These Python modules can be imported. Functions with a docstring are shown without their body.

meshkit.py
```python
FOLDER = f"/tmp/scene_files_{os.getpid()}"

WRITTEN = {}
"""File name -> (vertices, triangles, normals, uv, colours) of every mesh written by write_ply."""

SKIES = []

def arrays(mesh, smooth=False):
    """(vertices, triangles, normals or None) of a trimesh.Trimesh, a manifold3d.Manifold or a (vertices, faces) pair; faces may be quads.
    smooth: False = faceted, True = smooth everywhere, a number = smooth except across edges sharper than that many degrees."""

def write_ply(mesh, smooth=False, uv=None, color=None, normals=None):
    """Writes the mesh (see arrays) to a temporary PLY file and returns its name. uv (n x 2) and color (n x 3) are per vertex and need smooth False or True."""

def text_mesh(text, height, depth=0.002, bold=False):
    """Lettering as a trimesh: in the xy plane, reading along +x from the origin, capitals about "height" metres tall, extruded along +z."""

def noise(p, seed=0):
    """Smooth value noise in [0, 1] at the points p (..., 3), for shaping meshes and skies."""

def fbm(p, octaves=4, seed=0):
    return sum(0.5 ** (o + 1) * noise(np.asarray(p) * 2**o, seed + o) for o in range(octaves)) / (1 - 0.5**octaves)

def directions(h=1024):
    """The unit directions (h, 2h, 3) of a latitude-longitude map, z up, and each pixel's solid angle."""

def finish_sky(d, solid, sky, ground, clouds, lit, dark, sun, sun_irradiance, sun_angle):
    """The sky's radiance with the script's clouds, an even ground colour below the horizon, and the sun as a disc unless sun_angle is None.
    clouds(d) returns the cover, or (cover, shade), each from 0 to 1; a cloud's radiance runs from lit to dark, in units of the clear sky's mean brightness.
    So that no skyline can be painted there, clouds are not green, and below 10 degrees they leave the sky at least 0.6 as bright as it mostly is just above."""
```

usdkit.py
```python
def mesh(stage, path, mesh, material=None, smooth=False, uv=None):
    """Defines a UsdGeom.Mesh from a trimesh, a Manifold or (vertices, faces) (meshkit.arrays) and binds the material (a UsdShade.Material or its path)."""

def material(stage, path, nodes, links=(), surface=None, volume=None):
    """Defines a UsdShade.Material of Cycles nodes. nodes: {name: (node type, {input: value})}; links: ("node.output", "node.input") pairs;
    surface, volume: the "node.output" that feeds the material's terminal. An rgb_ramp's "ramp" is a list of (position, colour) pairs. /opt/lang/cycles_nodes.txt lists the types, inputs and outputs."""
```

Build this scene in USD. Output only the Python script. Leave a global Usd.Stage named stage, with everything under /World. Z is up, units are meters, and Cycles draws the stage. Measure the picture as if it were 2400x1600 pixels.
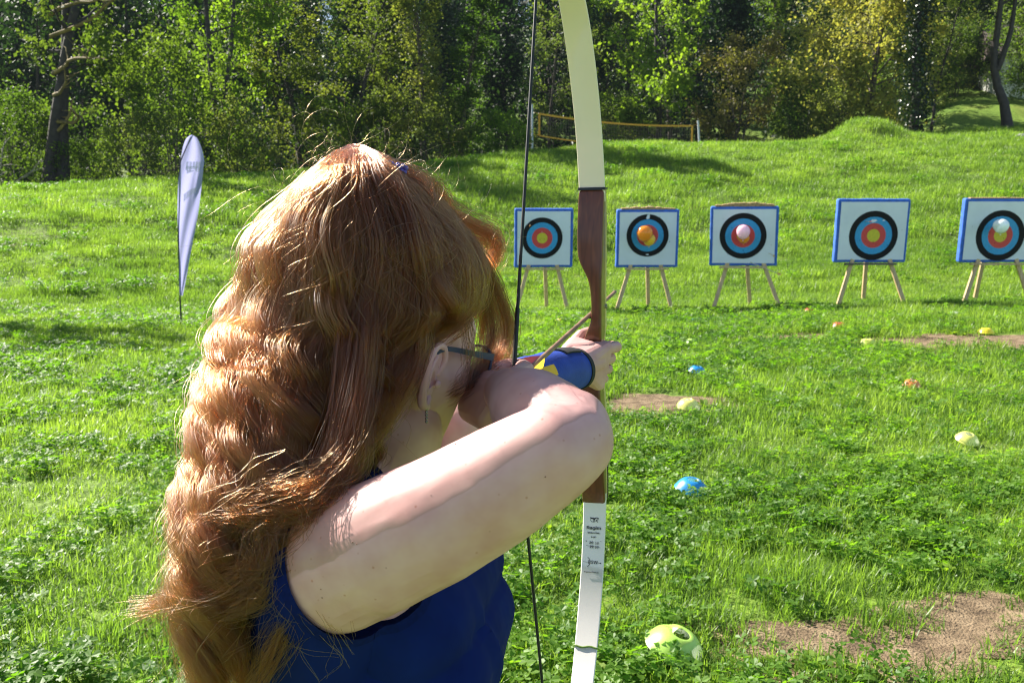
import math, random
import numpy as np, trimesh, manifold3d as m3, usdkit, meshkit
from pxr import Usd, UsdGeom, UsdLux, UsdShade, Gf, Sdf, Vt

stage = Usd.Stage.CreateInMemory()
UsdGeom.SetStageUpAxis(stage, 'Z'); UsdGeom.SetStageMetersPerUnit(stage, 1.0)
UsdGeom.Xform.Define(stage, '/World'); UsdGeom.Scope.Define(stage, '/World/Looks')

# ------------------------------------------------------------------ camera, sky, sun, exposure
FPX, PITCH, CAMZ = 2165.0, math.radians(6.72), 1.55
EXPOSURE = 1.62
SUN_AZ, SUN_EL = math.radians(-54), math.radians(40)
SUN_INT, SKY_STR = 1.25, 0.05
SUN = np.array([math.sin(SUN_AZ)*math.cos(SUN_EL), math.cos(SUN_AZ)*math.cos(SUN_EL), math.sin(SUN_EL)])
cam = UsdGeom.Camera.Define(stage, '/World/camera')
cam.CreateHorizontalApertureAttr(36.0); cam.CreateVerticalApertureAttr(24.0)
cam.CreateFocalLengthAttr(36.0*FPX/2400); cam.CreateClippingRangeAttr(Gf.Vec2f(0.05, 2000))
cam.CreateFStopAttr(18.0); cam.CreateFocusDistanceAttr(1.05); cam.CreateExposureAttr(EXPOSURE)
cx = UsdGeom.Xformable(cam)
cx.AddTranslateOp().Set(Gf.Vec3d(0, 0, CAMZ)); cx.AddRotateXOp().Set(90 - math.degrees(PITCH))
dome = UsdLux.DomeLight.Define(stage, '/World/sky')
sky_mat = usdkit.material(stage, '/World/Looks/sky', {
    's': ('sky_texture', {'sky_type': 'single_scattering', 'sun_disc': False, 'sun_elevation': SUN_EL, 'sun_rotation': SUN_AZ % (2*math.pi)}),
    'b': ('background_shader', {'strength': SKY_STR})}, [('s.color', 'b.color')], surface='b.background')
UsdShade.MaterialBindingAPI.Apply(dome.GetPrim()).Bind(sky_mat)
sun = UsdLux.DistantLight.Define(stage, '/World/sun')
sun.CreateNormalizeAttr(True); sun.CreateIntensityAttr(SUN_INT); sun.CreateAngleAttr(0.53); sun.CreateColorAttr(Gf.Vec3f(1.0, 0.94, 0.84))
zz = SUN; xx = np.cross([0, 0, 1.0], zz); xx /= np.linalg.norm(xx); yy = np.cross(zz, xx)
UsdGeom.Xformable(sun).AddTransformOp().Set(Gf.Matrix4d(*xx, 0, *yy, 0, *zz, 0, 0, 0, 0, 1))

# ------------------------------------------------------------------ helpers
ca, sa = math.cos(PITCH), math.sin(PITCH)
def P(px, py, d):
    """the world point seen at a place of the photograph at distance d along the optical axis"""
    a, b = (px-1200)/FPX*d, (800-py)/FPX*d
    return np.array([a, d*ca + b*sa, CAMZ - d*sa + b*ca])
def ray(px, py):
    v = P(px, py, 1.0) - [0, 0, CAMZ]
    return v/np.linalg.norm(v)
def sstep(a, b, x):
    t = np.clip((np.asarray(x, float)-a)/(b-a), 0, 1); return t*t*(3-2*t)
def unit(v): v = np.asarray(v, float); return v/np.linalg.norm(v)
used = {}
def path_for(name, parent):
    base = (str(parent.GetPath()) if parent is not None else '/World') + '/'
    k = base + name; n = used.get(k, -1) + 1; used[k] = n
    return k if n == 0 else f'{k}_{n:03d}'
def tag(p, label=None, cat=None, group=None, kind=None):
    for k, v in (('label', label), ('category', cat), ('group', group), ('kind', kind)):
        if v: p.SetCustomDataByKey(k, v)
    return p
def thing(name, label, cat, loc=(0, 0, 0), rotz=0, group=None, scale=None):
    x = UsdGeom.Xform.Define(stage, path_for(name, None)); x.AddTranslateOp().Set(Gf.Vec3d(*map(float, loc)))
    if rotz: x.AddRotateZOp().Set(math.degrees(rotz))
    if scale: x.AddScaleOp().Set(Gf.Vec3f(*scale))
    return tag(x.GetPrim(), label, cat, group)
def obj(name, mesh, mat, parent=None, smooth=False, **kw):
    return tag(usdkit.mesh(stage, path_for(name, parent), mesh, mat, smooth=smooth).GetPrim(), **kw)
def copy_of(src, name, label, loc, rotz=0, scale=(1, 1, 1), group=None, cat=None):
    x = UsdGeom.Xform.Define(stage, path_for(name, None)); x.AddTranslateOp().Set(Gf.Vec3d(*map(float, loc)))
    x.AddRotateZOp().Set(math.degrees(rotz)); x.AddScaleOp().Set(Gf.Vec3f(*map(float, scale)))
    p = x.GetPrim(); p.GetReferences().AddInternalReference(src); p.SetInstanceable(True)
    return tag(p, label, cat, group)
def M(name, nodes, links, surface, volume=None):
    return usdkit.material(stage, '/World/Looks/' + name, nodes, links, surface, volume)
def plain(name, col, rough=0.5, var=0.12, scale=30, bump=0.0, bscale=200, **kw):
    """a principled surface with slight noise in colour and relief"""
    c = np.array(col); n = {'g': ('texture_coordinate', {}), 'n': ('noise_texture', {'scale': scale, 'detail': 4}),
        'r': ('rgb_ramp', {'ramp': [(0.3, tuple(c*(1-var))), (0.7, tuple(np.minimum(c*(1+var), 1)))]}),
        'p': ('principled_bsdf', {'roughness': rough, **kw})}
    l = [('g.object', 'n.vector'), ('n.fac', 'r.fac'), ('r.color', 'p.base_color')]
    if bump:
        n['bn'] = ('noise_texture', {'scale': bscale, 'detail': 3}); n['bu'] = ('bump', {'strength': bump, 'distance': 0.002})
        l += [('g.object', 'bn.vector'), ('bn.fac', 'bu.height'), ('bu.normal', 'p.normal')]
    return M(name, n, l, 'p.BSDF')
def box(c, s, R=None):
    b = trimesh.creation.box(s)
    if R is not None: T = np.eye(4); T[:3, :3] = R; b.apply_transform(T)
    b.apply_translation(c); return b
def rbox(s, r=0.01, seg=10):
    """a box with rounded edges, centred"""
    hs = np.array(s)/2 - r
    sp = m3.Manifold.sphere(r, seg)
    return m3.Manifold.batch_hull([sp.translate(tuple(hs*[i, j, k])) for i in (-1, 1) for j in (-1, 1) for k in (-1, 1)])
def tube(pts, rad, n=8, caps=True):
    pts = np.asarray(pts, float); k = len(pts); rad = np.broadcast_to(np.asarray(rad, float), (k,))
    t = np.gradient(pts, axis=0); t /= np.linalg.norm(t, axis=1, keepdims=True) + 1e-12
    u = np.cross(t[0], [0, 0, 1.0] if abs(t[0, 2]) < 0.9 else [1.0, 0, 0]); u /= np.linalg.norm(u)
    V = []; an = np.linspace(0, 2*np.pi, n, endpoint=False)
    for i in range(k):
        u = u - t[i]*np.dot(u, t[i]); u /= np.linalg.norm(u); w = np.cross(t[i], u)
        V.append(pts[i] + rad[i]*(np.cos(an)[:, None]*u + np.sin(an)[:, None]*w))
    V = np.vstack(V); F = []
    for i in range(k-1):
        for j in range(n):
            a, b = i*n+j, i*n+(j+1) % n; F += [[a, b, b+n], [a, b+n, a+n]]
    if caps:
        V = np.vstack([V, pts[0], pts[-1]])
        for j in range(n): F += [[len(V)-2, (j+1) % n, j], [len(V)-1, (k-1)*n+j, (k-1)*n+(j+1) % n]]
    return trimesh.Trimesh(V, np.array(F), process=False)
def cat(ms): return trimesh.util.concatenate(ms)
def spline(pts, n):
    """Catmull-Rom through the points, n samples"""
    p = np.asarray(pts, float); q = np.vstack([2*p[0]-p[1], p, 2*p[-1]-p[-2]])
    d = np.r_[0, np.cumsum(np.linalg.norm(np.diff(p[:, :3], axis=0), axis=1))]; d /= d[-1]
    t = np.linspace(0, 1, n); i = np.clip(np.searchsorted(d, t, 'right')-1, 0, len(p)-2)
    u = ((t-d[i])/np.maximum(d[i+1]-d[i], 1e-9))[:, None]
    a, b, c, e = q[i], q[i+1], q[i+2], q[i+3]
    return 0.5*(2*b + (c-a)*u + (2*a-5*b+4*c-e)*u**2 + (3*b-a-3*c+e)*u**3)
def lathe(prof, n=40):
    prof = np.asarray(prof, float); an = np.linspace(0, 2*np.pi, n, endpoint=False)
    V = np.stack([np.outer(prof[:, 0], np.cos(an)), np.outer(prof[:, 0], np.sin(an)), np.repeat(prof[:, 1][:, None], n, 1)], -1).reshape(-1, 3)
    F = []
    for i in range(len(prof)-1):
        for j in range(n):
            a, b = i*n+j, i*n+(j+1) % n; F += [[a, b, b+n], [a, b+n, a+n]]
    return trimesh.Trimesh(V, np.array(F), process=False)
def frame_to(mesh, O, X, Y, Z):
    m = mesh.copy(); T = np.eye(4); T[:3, 0], T[:3, 1], T[:3, 2], T[:3, 3] = X, Y, Z, O; m.apply_transform(T); return m
def to_tm(m):
    a = m.to_mesh(); return trimesh.Trimesh(a.vert_properties[:, :3], a.tri_verts, process=False)

# ------------------------------------------------------------------ terrain
CREST = np.array([[-900, 470, 30], [0, 452, 31], [300, 428, 33], [600, 412, 35], [1000, 385, 38], [1200, 362, 40], [1400, 340, 42], [1700, 342, 43], [1950, 335, 44], [2100, 322, 45], [2400, 300, 46], [3300, 260, 48]], float)
def elev(py): return np.tan(np.arctan((800-py)/FPX) - PITCH)
def height(x, y, fine=True):
    x, y = np.asarray(x, float), np.asarray(y, float)
    r = np.hypot(x, y); az = np.arctan2(x, np.maximum(y, 1e-6)); az = np.where(y <= 0, np.sign(x)*1.3, az)
    px = 1200 + FPX*np.tan(np.clip(az, -1.0, 1.0))*1.0
    yc, dc = np.interp(px, CREST[:, 0], CREST[:, 1]), np.interp(px, CREST[:, 0], CREST[:, 2])
    d = r*np.cos(np.clip(az, -1, 1))
    zc = CAMZ + dc*elev(yc)
    d0 = np.interp(px, [-600, 0, 500, 1100, 1500, 2500], [16.5, 17.0, 19.0, 21.0, 20.5, 19.5])
    t = np.clip((d-d0)/(dc-d0), 0, 1)
    z = zc*(0.55*t + 0.45*t*t*(3-2*t)) * (y > 0)
    right = sstep(1900, 2250, px)
    back = np.clip(d-dc, 0, None)
    z = z - right*0 - (1-right)*0.7*sstep(0, 6, back) + right*(-0.5*sstep(0, 3, back) + 5.2*sstep(3, 24, back))
    z = z + 0.30*np.clip(d-64, 0, 130)*sstep(60, 80, d)*(y > 0)
    z = z + 0.17*sstep(2, 8, x)*sstep(9, 15, y)*(1-sstep(20, 30, d))
    if fine:
        q = np.stack([x, y, np.zeros_like(x)], -1)
        amp = 0.03 + 0.30*sstep(0.03, 0.35, t)*(1-0.6*sstep(0.75, 1, t)) + 0.3*sstep(40, 60, d)
        z = z + amp*(meshkit.fbm(q*0.55, 4, 3)-0.5)*1.6 + 0.035*(meshkit.fbm(q*2.3, 2, 9)-0.5)
        mound = np.exp(-(((px-2010)/70)**2 + ((d-43)/2.2)**2))
        z = z + 1.0*mound
    return z
def G(px, py):
    """where the sight line of a place in the photograph meets the ground"""
    v = ray(px, py); t = np.geomspace(1.2, 120, 6000); p = np.array([0, 0, CAMZ]) + t[:, None]*v
    below = p[:, 2] < height(p[:, 0], p[:, 1]); i = int(np.argmax(below)) if below.any() else -1
    q = p[i].copy(); q[2] = float(height(q[0], q[1])); return q
def onground(px, d):
    """the ground below an azimuth at distance d"""
    x = (px-1200)/FPX*d; return np.array([x, d, float(height(x, d))])

def terrain():
    az = np.radians(np.r_[np.linspace(-180, -48, 34)[:-1], np.linspace(-48, 44, 420), np.linspace(44, 180, 34)[1:-1]])
    r = np.r_[0.3, np.linspace(1.0, 24, 120), np.geomspace(24.3, 70, 110), np.geomspace(72, 320, 36)]
    A, R = np.meshgrid(az, r); X, Y = R*np.sin(A), R*np.cos(A)
    Z = height(X, Y); n, m = X.shape
    V = np.stack([X, Y, Z], -1).reshape(-1, 3)
    i, j = np.meshgrid(np.arange(n-1), np.arange(m), indexing='ij'); k = (j+1) % m
    a, b, c, d = i*m+j, i*m+k, (i+1)*m+k, (i+1)*m+j
    F = np.concatenate([np.stack([a, c, b], -1).reshape(-1, 3), np.stack([a, d, c], -1).reshape(-1, 3)])
    V = np.vstack([V, [[0, 0, float(height(0, 0))]]]); F = np.vstack([F, [[j, (j+1) % m, len(V)-1] for j in range(m)]])
    return V, F
mat_ground = M('meadow_soil', {
    'g': ('geometry', {}), 'n1': ('noise_texture', {'scale': 0.35, 'detail': 5}), 'n2': ('noise_texture', {'scale': 9, 'detail': 5}),
    'r1': ('rgb_ramp', {'ramp': [(0.3, (0.09, 0.17, 0.018)), (0.55, (0.15, 0.23, 0.028)), (0.75, (0.22, 0.24, 0.05))]}),
    'r2': ('rgb_ramp', {'ramp': [(0.25, (0.35, 0.4, 0.3)), (0.6, (1, 1, 1))]}), 'm': ('mix_color', {'blend_type': 'multiply', 'fac': 1.0}),
    'b': ('bump', {'strength': 0.6, 'distance': 0.05}), 'n3': ('noise_texture', {'scale': 25, 'detail': 4}),
    'p': ('principled_bsdf', {'roughness': 0.85, 'specular_ior_level': 0.2})},
    [('g.position', 'n1.vector'), ('g.position', 'n2.vector'), ('g.position', 'n3.vector'), ('n1.fac', 'r1.fac'), ('n2.fac', 'r2.fac'), ('r1.color', 'm.a'), ('r2.color', 'm.b'), ('m.result', 'p.base_color'), ('n3.fac', 'b.height'), ('b.normal', 'p.normal')], 'p.BSDF')
obj('meadow', terrain(), mat_ground, smooth=True, kind='structure', label='green meadow rising in a bumpy grassy bank towards the wood')

HAZE = 0.00010
hz_ = trimesh.creation.box((660, 660, 85)); hz_.apply_translation((0, 0, 85/2-3.5))
obj('haze', hz_, M('haze', {'v': ('principled_volume', {'color': (0.65, 0.80, 1.0), 'density': HAZE, 'anisotropy': 0.2})}, [], None, 'v.volume'), kind='stuff', label='thin blue haze over the wooded hillside', cat='haze') if HAZE else None
# ------------------------------------------------------------------ bare soil, grass
rng = np.random.default_rng(5)
mat_soil = M('bare_soil', {
    'g': ('geometry', {}), 'n1': ('noise_texture', {'scale': 8, 'detail': 7, 'roughness': 0.65}), 'n2': ('noise_texture', {'scale': 90, 'detail': 4}),
    'r1': ('rgb_ramp', {'ramp': [(0.3, (0.065, 0.046, 0.03)), (0.47, (0.165, 0.118, 0.072)), (0.6, (0.25, 0.185, 0.115)), (0.75, (0.34, 0.265, 0.17))]}),
    'b': ('bump', {'strength': 0.9, 'distance': 0.02}), 'a': ('math', {'math_type': 'add'}), 'p': ('principled_bsdf', {'roughness': 0.95, 'specular_ior_level': 0.15})},
    [('g.position', 'n1.vector'), ('g.position', 'n2.vector'), ('n1.fac', 'r1.fac'), ('r1.color', 'p.base_color'), ('n1.fac', 'a.value1'), ('n2.fac', 'a.value2'), ('a.value', 'b.height'), ('b.normal', 'p.normal')], 'p.BSDF')
SOIL = [  # centre in the photograph, half axes in metres, what it lies beside
    (1545, 945, 0.92, 0.8, 'bare brown soil patch under the yellow cone beside the bow'),
    (2060, 1510, 0.62, 0.26, 'trampled brown soil patch in the near right corner, nearest patch'),
    (2330, 1440, 0.45, 0.22, 'bare brown soil at the right edge, behind the nearest patch'),
    (2270, 800, 1.7, 0.95, 'worn brown strip in front of the rightmost target'),
    (1850, 792, 0.8, 0.45, 'thin worn brown patch left of the red cone'),
    (1440, 1080, 0.13, 0.12, 'small reddish soil patch right beside the bow limb')]
patches = []
for px, py, a, b, lab in SOIL:
    c = G(px, py); an = np.linspace(0, 2*np.pi, 72, endpoint=False); rr = np.linspace(0, 1, 16)
    edge = 1 + 0.8*(meshkit.fbm(np.stack([np.cos(an)*1.6 + c[0], np.sin(an)*1.6 + c[1], 0*an], -1), 4, 7)-0.5)*2
    X = c[0] + a*np.outer(rr, np.cos(an)*edge); Y = c[1] + b*np.outer(rr, np.sin(an)*edge)
    Z = height(X, Y) + 0.004 + 0.018*np.sin(np.pi*np.clip(rr, 0, 1))[:, None]*meshkit.fbm(np.stack([X*9, Y*9, 0*X], -1), 3, 2)
    V = np.stack([X, Y, Z], -1).reshape(-1, 3); F = []
    for i in range(15):
        for j in range(72):
            p, q = i*72+j, i*72+(j+1) % 72; F += [[p, p+72, q+72], [p, q+72, q]]
    obj('bare_soil', (V, np.array(F)), mat_soil, smooth=True, kind='structure', label=lab)
    patches.append((c[0], c[1], a, b))
def soil_mask(x, y):
    m = np.zeros_like(x)
    for cx_, cy_, a, b in patches: m = np.maximum(m, 1.25 - np.hypot((x-cx_)/a, (y-cy_)/b))
    return m + 1.1*(meshkit.fbm(np.stack([x*3.5, y*3.5, 0*x], -1), 4, 4)-0.5)

def leafmat(name, ramp, trans=0.45, rough=0.4, spec=0.5, tcol=(1.5, 1.9, 0.6), hue=None):
    return M(name, {
        'g': ('geometry', {}), 'o': ('object_info', {}), 'ad': ('math', {'math_type': 'add'}), 'ml': ('math', {'math_type': 'multiply', 'value2': 0.5}),
        'r': ('rgb_ramp', {'ramp': ramp}), 'n': ('noise_texture', {'scale': 0.5, 'detail': 3}), 'nr': ('rgb_ramp', {'ramp': [(0.35, (0.72, 0.78, 0.72)), (0.65, (1.22, 1.12, 1.1))]}),
        'm': ('mix_color', {'blend_type': 'multiply', 'fac': 1.0, 'use_clamp': False}), 'tm': ('mix_color', {'blend_type': 'multiply', 'fac': 1.0, 'b': tcol, 'use_clamp': False}),
        'p': ('principled_bsdf', {'roughness': rough, 'specular_ior_level': spec}), 't': ('translucent_bsdf', {}), 'x': ('mix_closure', {'fac': trans})},
        [('g.random_per_island', 'ad.value1'), ('o.random', 'ad.value2'), ('ad.value', 'ml.value1'), ('ml.value', 'r.fac'), ('g.position', 'n.vector'), ('n.fac', 'nr.fac'),
         ('r.color', 'm.a'), ('nr.color', 'm.b'), ('m.result', 'p.base_color'), ('m.result', 'tm.a'), ('tm.result', 't.color'), ('p.BSDF', 'x.closure1'), ('t.BSDF', 'x.closure2')], 'x.closure')
mat_grass = leafmat('grass_blades', [(0.05, (0.10, 0.18, 0.03)), (0.4, (0.17, 0.28, 0.05)), (0.7, (0.245, 0.345, 0.085)), (0.92, (0.42, 0.46, 0.2)), (1.0, (0.6, 0.57, 0.38))], 0.5, 0.42, 0.4, tcol=(1.95, 2.0, 0.9))
mat_clover = leafmat('clover_leaves', [(0.05, (0.075, 0.17, 0.02)), (0.5, (0.13, 0.245, 0.03)), (0.9, (0.23, 0.34, 0.065))], 0.48, 0.48, 0.3, tcol=(2.0, 2.2, 0.6))

def blades(n, rad, h0, h1, w0, w1, lean, seed, seg=3):
    g = np.random.default_rng(seed); V, F = [], []
    for i in range(n):
        a, r = g.uniform(0, 6.283), rad*math.sqrt(g.uniform()); b = np.array([r*math.cos(a), r*math.sin(a), -0.006])
        h, w = g.uniform(h0, h1), g.uniform(w0, w1); d = g.uniform(0, 6.283); ln = g.uniform(0.1, 1)*lean; curl = g.uniform(0.3, 1.2)
        dr = np.array([math.cos(d), math.sin(d), 0]); sd = np.array([-dr[1], dr[0], 0])
        tw = g.uniform(-0.8, 0.8); sd = sd*math.cos(tw) + dr*math.sin(tw)*0.6
        p, ang, o = b, ln*0.35, len(V)
        for s in range(seg+1):
            k = s/seg; ww = w*(1-k**2.2)/2 if s else w*0.35
            if s == seg: V.append(p)
            else: V += [p-sd*ww, p+sd*ww]
            p = p + h/seg*(np.array([0, 0, math.cos(ang)]) + dr*math.sin(ang)); ang += ln*curl/seg*1.4
        for s in range(seg-1): F += [[o+2*s, o+2*s+1, o+2*s+3], [o+2*s, o+2*s+3, o+2*s+2]]
        F.append([o+2*seg-2, o+2*seg-1, o+2*seg])
    return np.array(V), np.array(F)
def clover(n, rad, size, hz, seed):
    g = np.random.default_rng(seed); V, F = [], []
    for i in range(n):
        a, r = g.uniform(0, 6.283), rad*math.sqrt(g.uniform()); c = np.array([r*math.cos(a), r*math.sin(a), g.uniform(0.3, 1)*hz])
        nrm = unit([g.normal(0, 0.4), g.normal(0, 0.4), 1]); u = unit(np.cross(nrm, [1, 0.2, 0])); v = np.cross(nrm, u); ph = g.uniform(0, 6.28); s = size*g.uniform(0.6, 1.2)
        for k in range(3):
            d = ph + k*2.094; e = u*math.cos(d) + v*math.sin(d); f = np.cross(nrm, e); o = len(V)
            V += [c, c+e*s*0.55+f*s*0.42+nrm*s*0.12, c+e*s*0.98+f*s*0.25+nrm*s*0.1, c+e*s*0.9+nrm*s*0.02, c+e*s*0.98-f*s*0.25+nrm*s*0.1, c+e*s*0.55-f*s*0.42+nrm*s*0.12]
            F += [[o, o+1, o+2], [o, o+2, o+3], [o, o+3, o+4], [o, o+4, o+5]]
    return np.array(V), np.array(F)
def rosette(n, ln, w, seed):
    g = np.random.default_rng(seed); V, F = [], []
    for i in range(n):
        a = i*2.4 + g.uniform(-.3, .3); up = g.uniform(0.25, 1.1); d = np.array([math.cos(a), math.sin(a), 0]); sd = np.array([-d[1], d[0], 0]); L = ln*g.uniform(0.6, 1.1); p = np.zeros(3); ang = up; o = len(V); K = 6
        for s in range(K+1):
            k = s/K; ww = w*(0.15+0.95*math.sin(math.pi*min(1, k**0.8*0.97)))*(1 if s < K else 0.05)*g.uniform(0.85, 1.1)/2
            V += [p-sd*ww+[0, 0, ww*0.35], p, p+sd*ww+[0, 0, ww*0.35]]; p = p + L/K*(d*math.cos(ang)+np.array([0, 0, math.sin(ang)])); ang -= 0.28
        for s in range(K):
            b = o+3*s; F += [[b, b+1, b+4], [b, b+4, b+3], [b+1, b+2, b+5], [b+1, b+5, b+4]]
    return np.array(V), np.array(F)

def instancer(name, protos, pos, rot, scl, idx, label):
    pi = UsdGeom.PointInstancer.Define(stage, '/World/' + name)
    tag(pi.GetPrim(), label, name.replace('_', ' '), None, 'stuff')
    UsdGeom.Scope.Define(stage, f'/World/{name}/kinds')
    paths = []
    for k, (mesh, mat) in enumerate(protos):
        pth = f'/World/{name}/kinds/tuft_{k:03d}'; usdkit.mesh(stage, pth, mesh, mat, smooth=False); paths.append(Sdf.Path(pth))
    pi.CreatePrototypesRel().SetTargets(paths)
    pi.CreatePositionsAttr(Vt.Vec3fArray.FromNumpy(pos.astype(np.float32))); pi.CreateScalesAttr(Vt.Vec3fArray.FromNumpy(scl.astype(np.float32)))
    q = np.zeros((len(pos), 4), np.float32); q[:, 3] = np.cos(rot/2); q[:, 2] = np.sin(rot/2)
    pi.CreateOrientationsAttr(Vt.QuathArray([Gf.Quath(float(a[3]), float(a[0]), float(a[1]), float(a[2])) for a in q]))
    pi.CreateProtoIndicesAttr(Vt.IntArray.FromNumpy(idx.astype(np.int32)))
def scatter(n, d0, d1, power=1.0, half=0.66):
    d = (rng.uniform(size=n)*(d1**2-d0**2)+d0**2)**0.5; x = d*rng.uniform(-half, half, n); return x, d
def wedge(density, d0, d1, half=0.66):
    return scatter(int(density*half*(d1**2-d0**2)), d0, d1, half=half)
gp = [(blades(64, 0.11, 0.035, 0.10, 0.0035, 0.008, 2.3, s), mat_grass) for s in range(4)]
gp += [(blades(60, 0.10, 0.06, 0.14, 0.003, 0.0055, 2.2, 20), mat_grass)]
gp += [(blades(50, 0.22, 0.05, 0.13, 0.006, 0.012, 1.4, 30+s, 2), mat_grass) for s in range(3)]   # coarser tufts farther off
x1, y1 = wedge(120, 1.5, 6.5, 0.95); x2, y2 = wedge(75, 6.5, 13, 0.8); x3, y3 = wedge(55, 13, 26); x4, y4 = wedge(20, 26, 50)
X, Y = np.r_[x1, x2, x3, x4], np.r_[y1, y2, y3, y4]
I = np.r_[rng.choice(5, len(x1), p=[.23, .23, .23, .23, .08]), rng.choice(8, len(x2), p=[.12, .12, .12, .12, .07, .15, .15, .15]), rng.integers(5, 8, len(x3)+len(x4))]
S = np.r_[np.full(len(x1), 1.0), np.full(len(x2), 1.15), np.full(len(x3), 1.15), np.full(len(x4), 1.9)]
lush = meshkit.fbm(np.stack([X*0.9, Y*0.9, 0*X], -1), 4, 11)
keep = (soil_mask(X, Y) + 0.55*rng.uniform(size=len(X))**2 < 0.55 + 0.15*(Y < 5)) & (rng.uniform(size=len(X)) < 0.55 + 0.9*lush)
X, Y, I, S, lush = (a[keep] for a in (X, Y, I, S, lush))
sz = S*(0.3+1.35*lush)*rng.uniform(0.75, 1.25, len(X))
instancer('grass', gp, np.stack([X, Y, height(X, Y)], -1), rng.uniform(0, 6.28, len(X)), np.stack([S, S, sz], -1), I, 'short bright green grass covering the whole meadow and bank')
mat_broad = leafmat('broad_leaves', [(0.05, (0.12, 0.21, 0.025)), (0.5, (0.19, 0.29, 0.04)), (0.9, (0.28, 0.36, 0.09))], 0.48, 0.42, 0.35, tcol=(2.0, 2.1, 0.6))
cp = [(clover(20, 0.09, 0.023, 0.085, 40+s), mat_clover) for s in range(3)] + [(rosette(8, 0.12, 0.036, 50), mat_broad), (rosette(11, 0.09, 0.03, 51), mat_clover)]
x1, y1 = wedge(125, 1.5, 7.5); x2, y2 = wedge(34, 7.5, 18)
X, Y = np.r_[x1, x2], np.r_[y1, y2]
lush = meshkit.fbm(np.stack([X*1.1+40, Y*1.1, 0*X], -1), 3, 21)
keep = (soil_mask(X, Y) < 0.42) & (rng.uniform(size=len(X)) < 2.6*(lush-0.3)); X, Y = X[keep], Y[keep]
I = rng.choice(5, len(X), p=[.25, .25, .24, .13, .13]); s = rng.uniform(0.8, 1.4, len(X))*np.where(Y > 7.5, 1.4, 1)
instancer('clover', cp, np.stack([X, Y, height(X, Y)], -1), rng.uniform(0, 6.28, len(X)), np.stack([s]*3, -1), I, 'clover and broad-leaved weeds growing between the grass')
# weeds on the bank
wp = [(rosette(14, 0.26, 0.06, 60), mat_clover), (clover(60, 0.3, 0.05, 0.22, 61), mat_clover), (blades(60, 0.3, 0.15, 0.34, 0.01, 0.02, 1.6, 62), mat_grass)]
X, Y = wedge(3.2, 19, 42)
lush = meshkit.fbm(np.stack([X*0.45, Y*0.45, 0*X], -1), 3, 31); keep = (lush > 0.5) & (rng.uniform(size=len(X)) < 0.8); X, Y = X[keep], Y[keep]
instancer('weeds', wp, np.stack([X, Y, height(X, Y)], -1), rng.uniform(0, 6.28, len(X)), np.stack([rng.uniform(0.7, 1.3, len(X))]*3, -1), rng.integers(0, 3, len(X)), 'darker weed tufts dotting the rough grassy bank')
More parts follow.
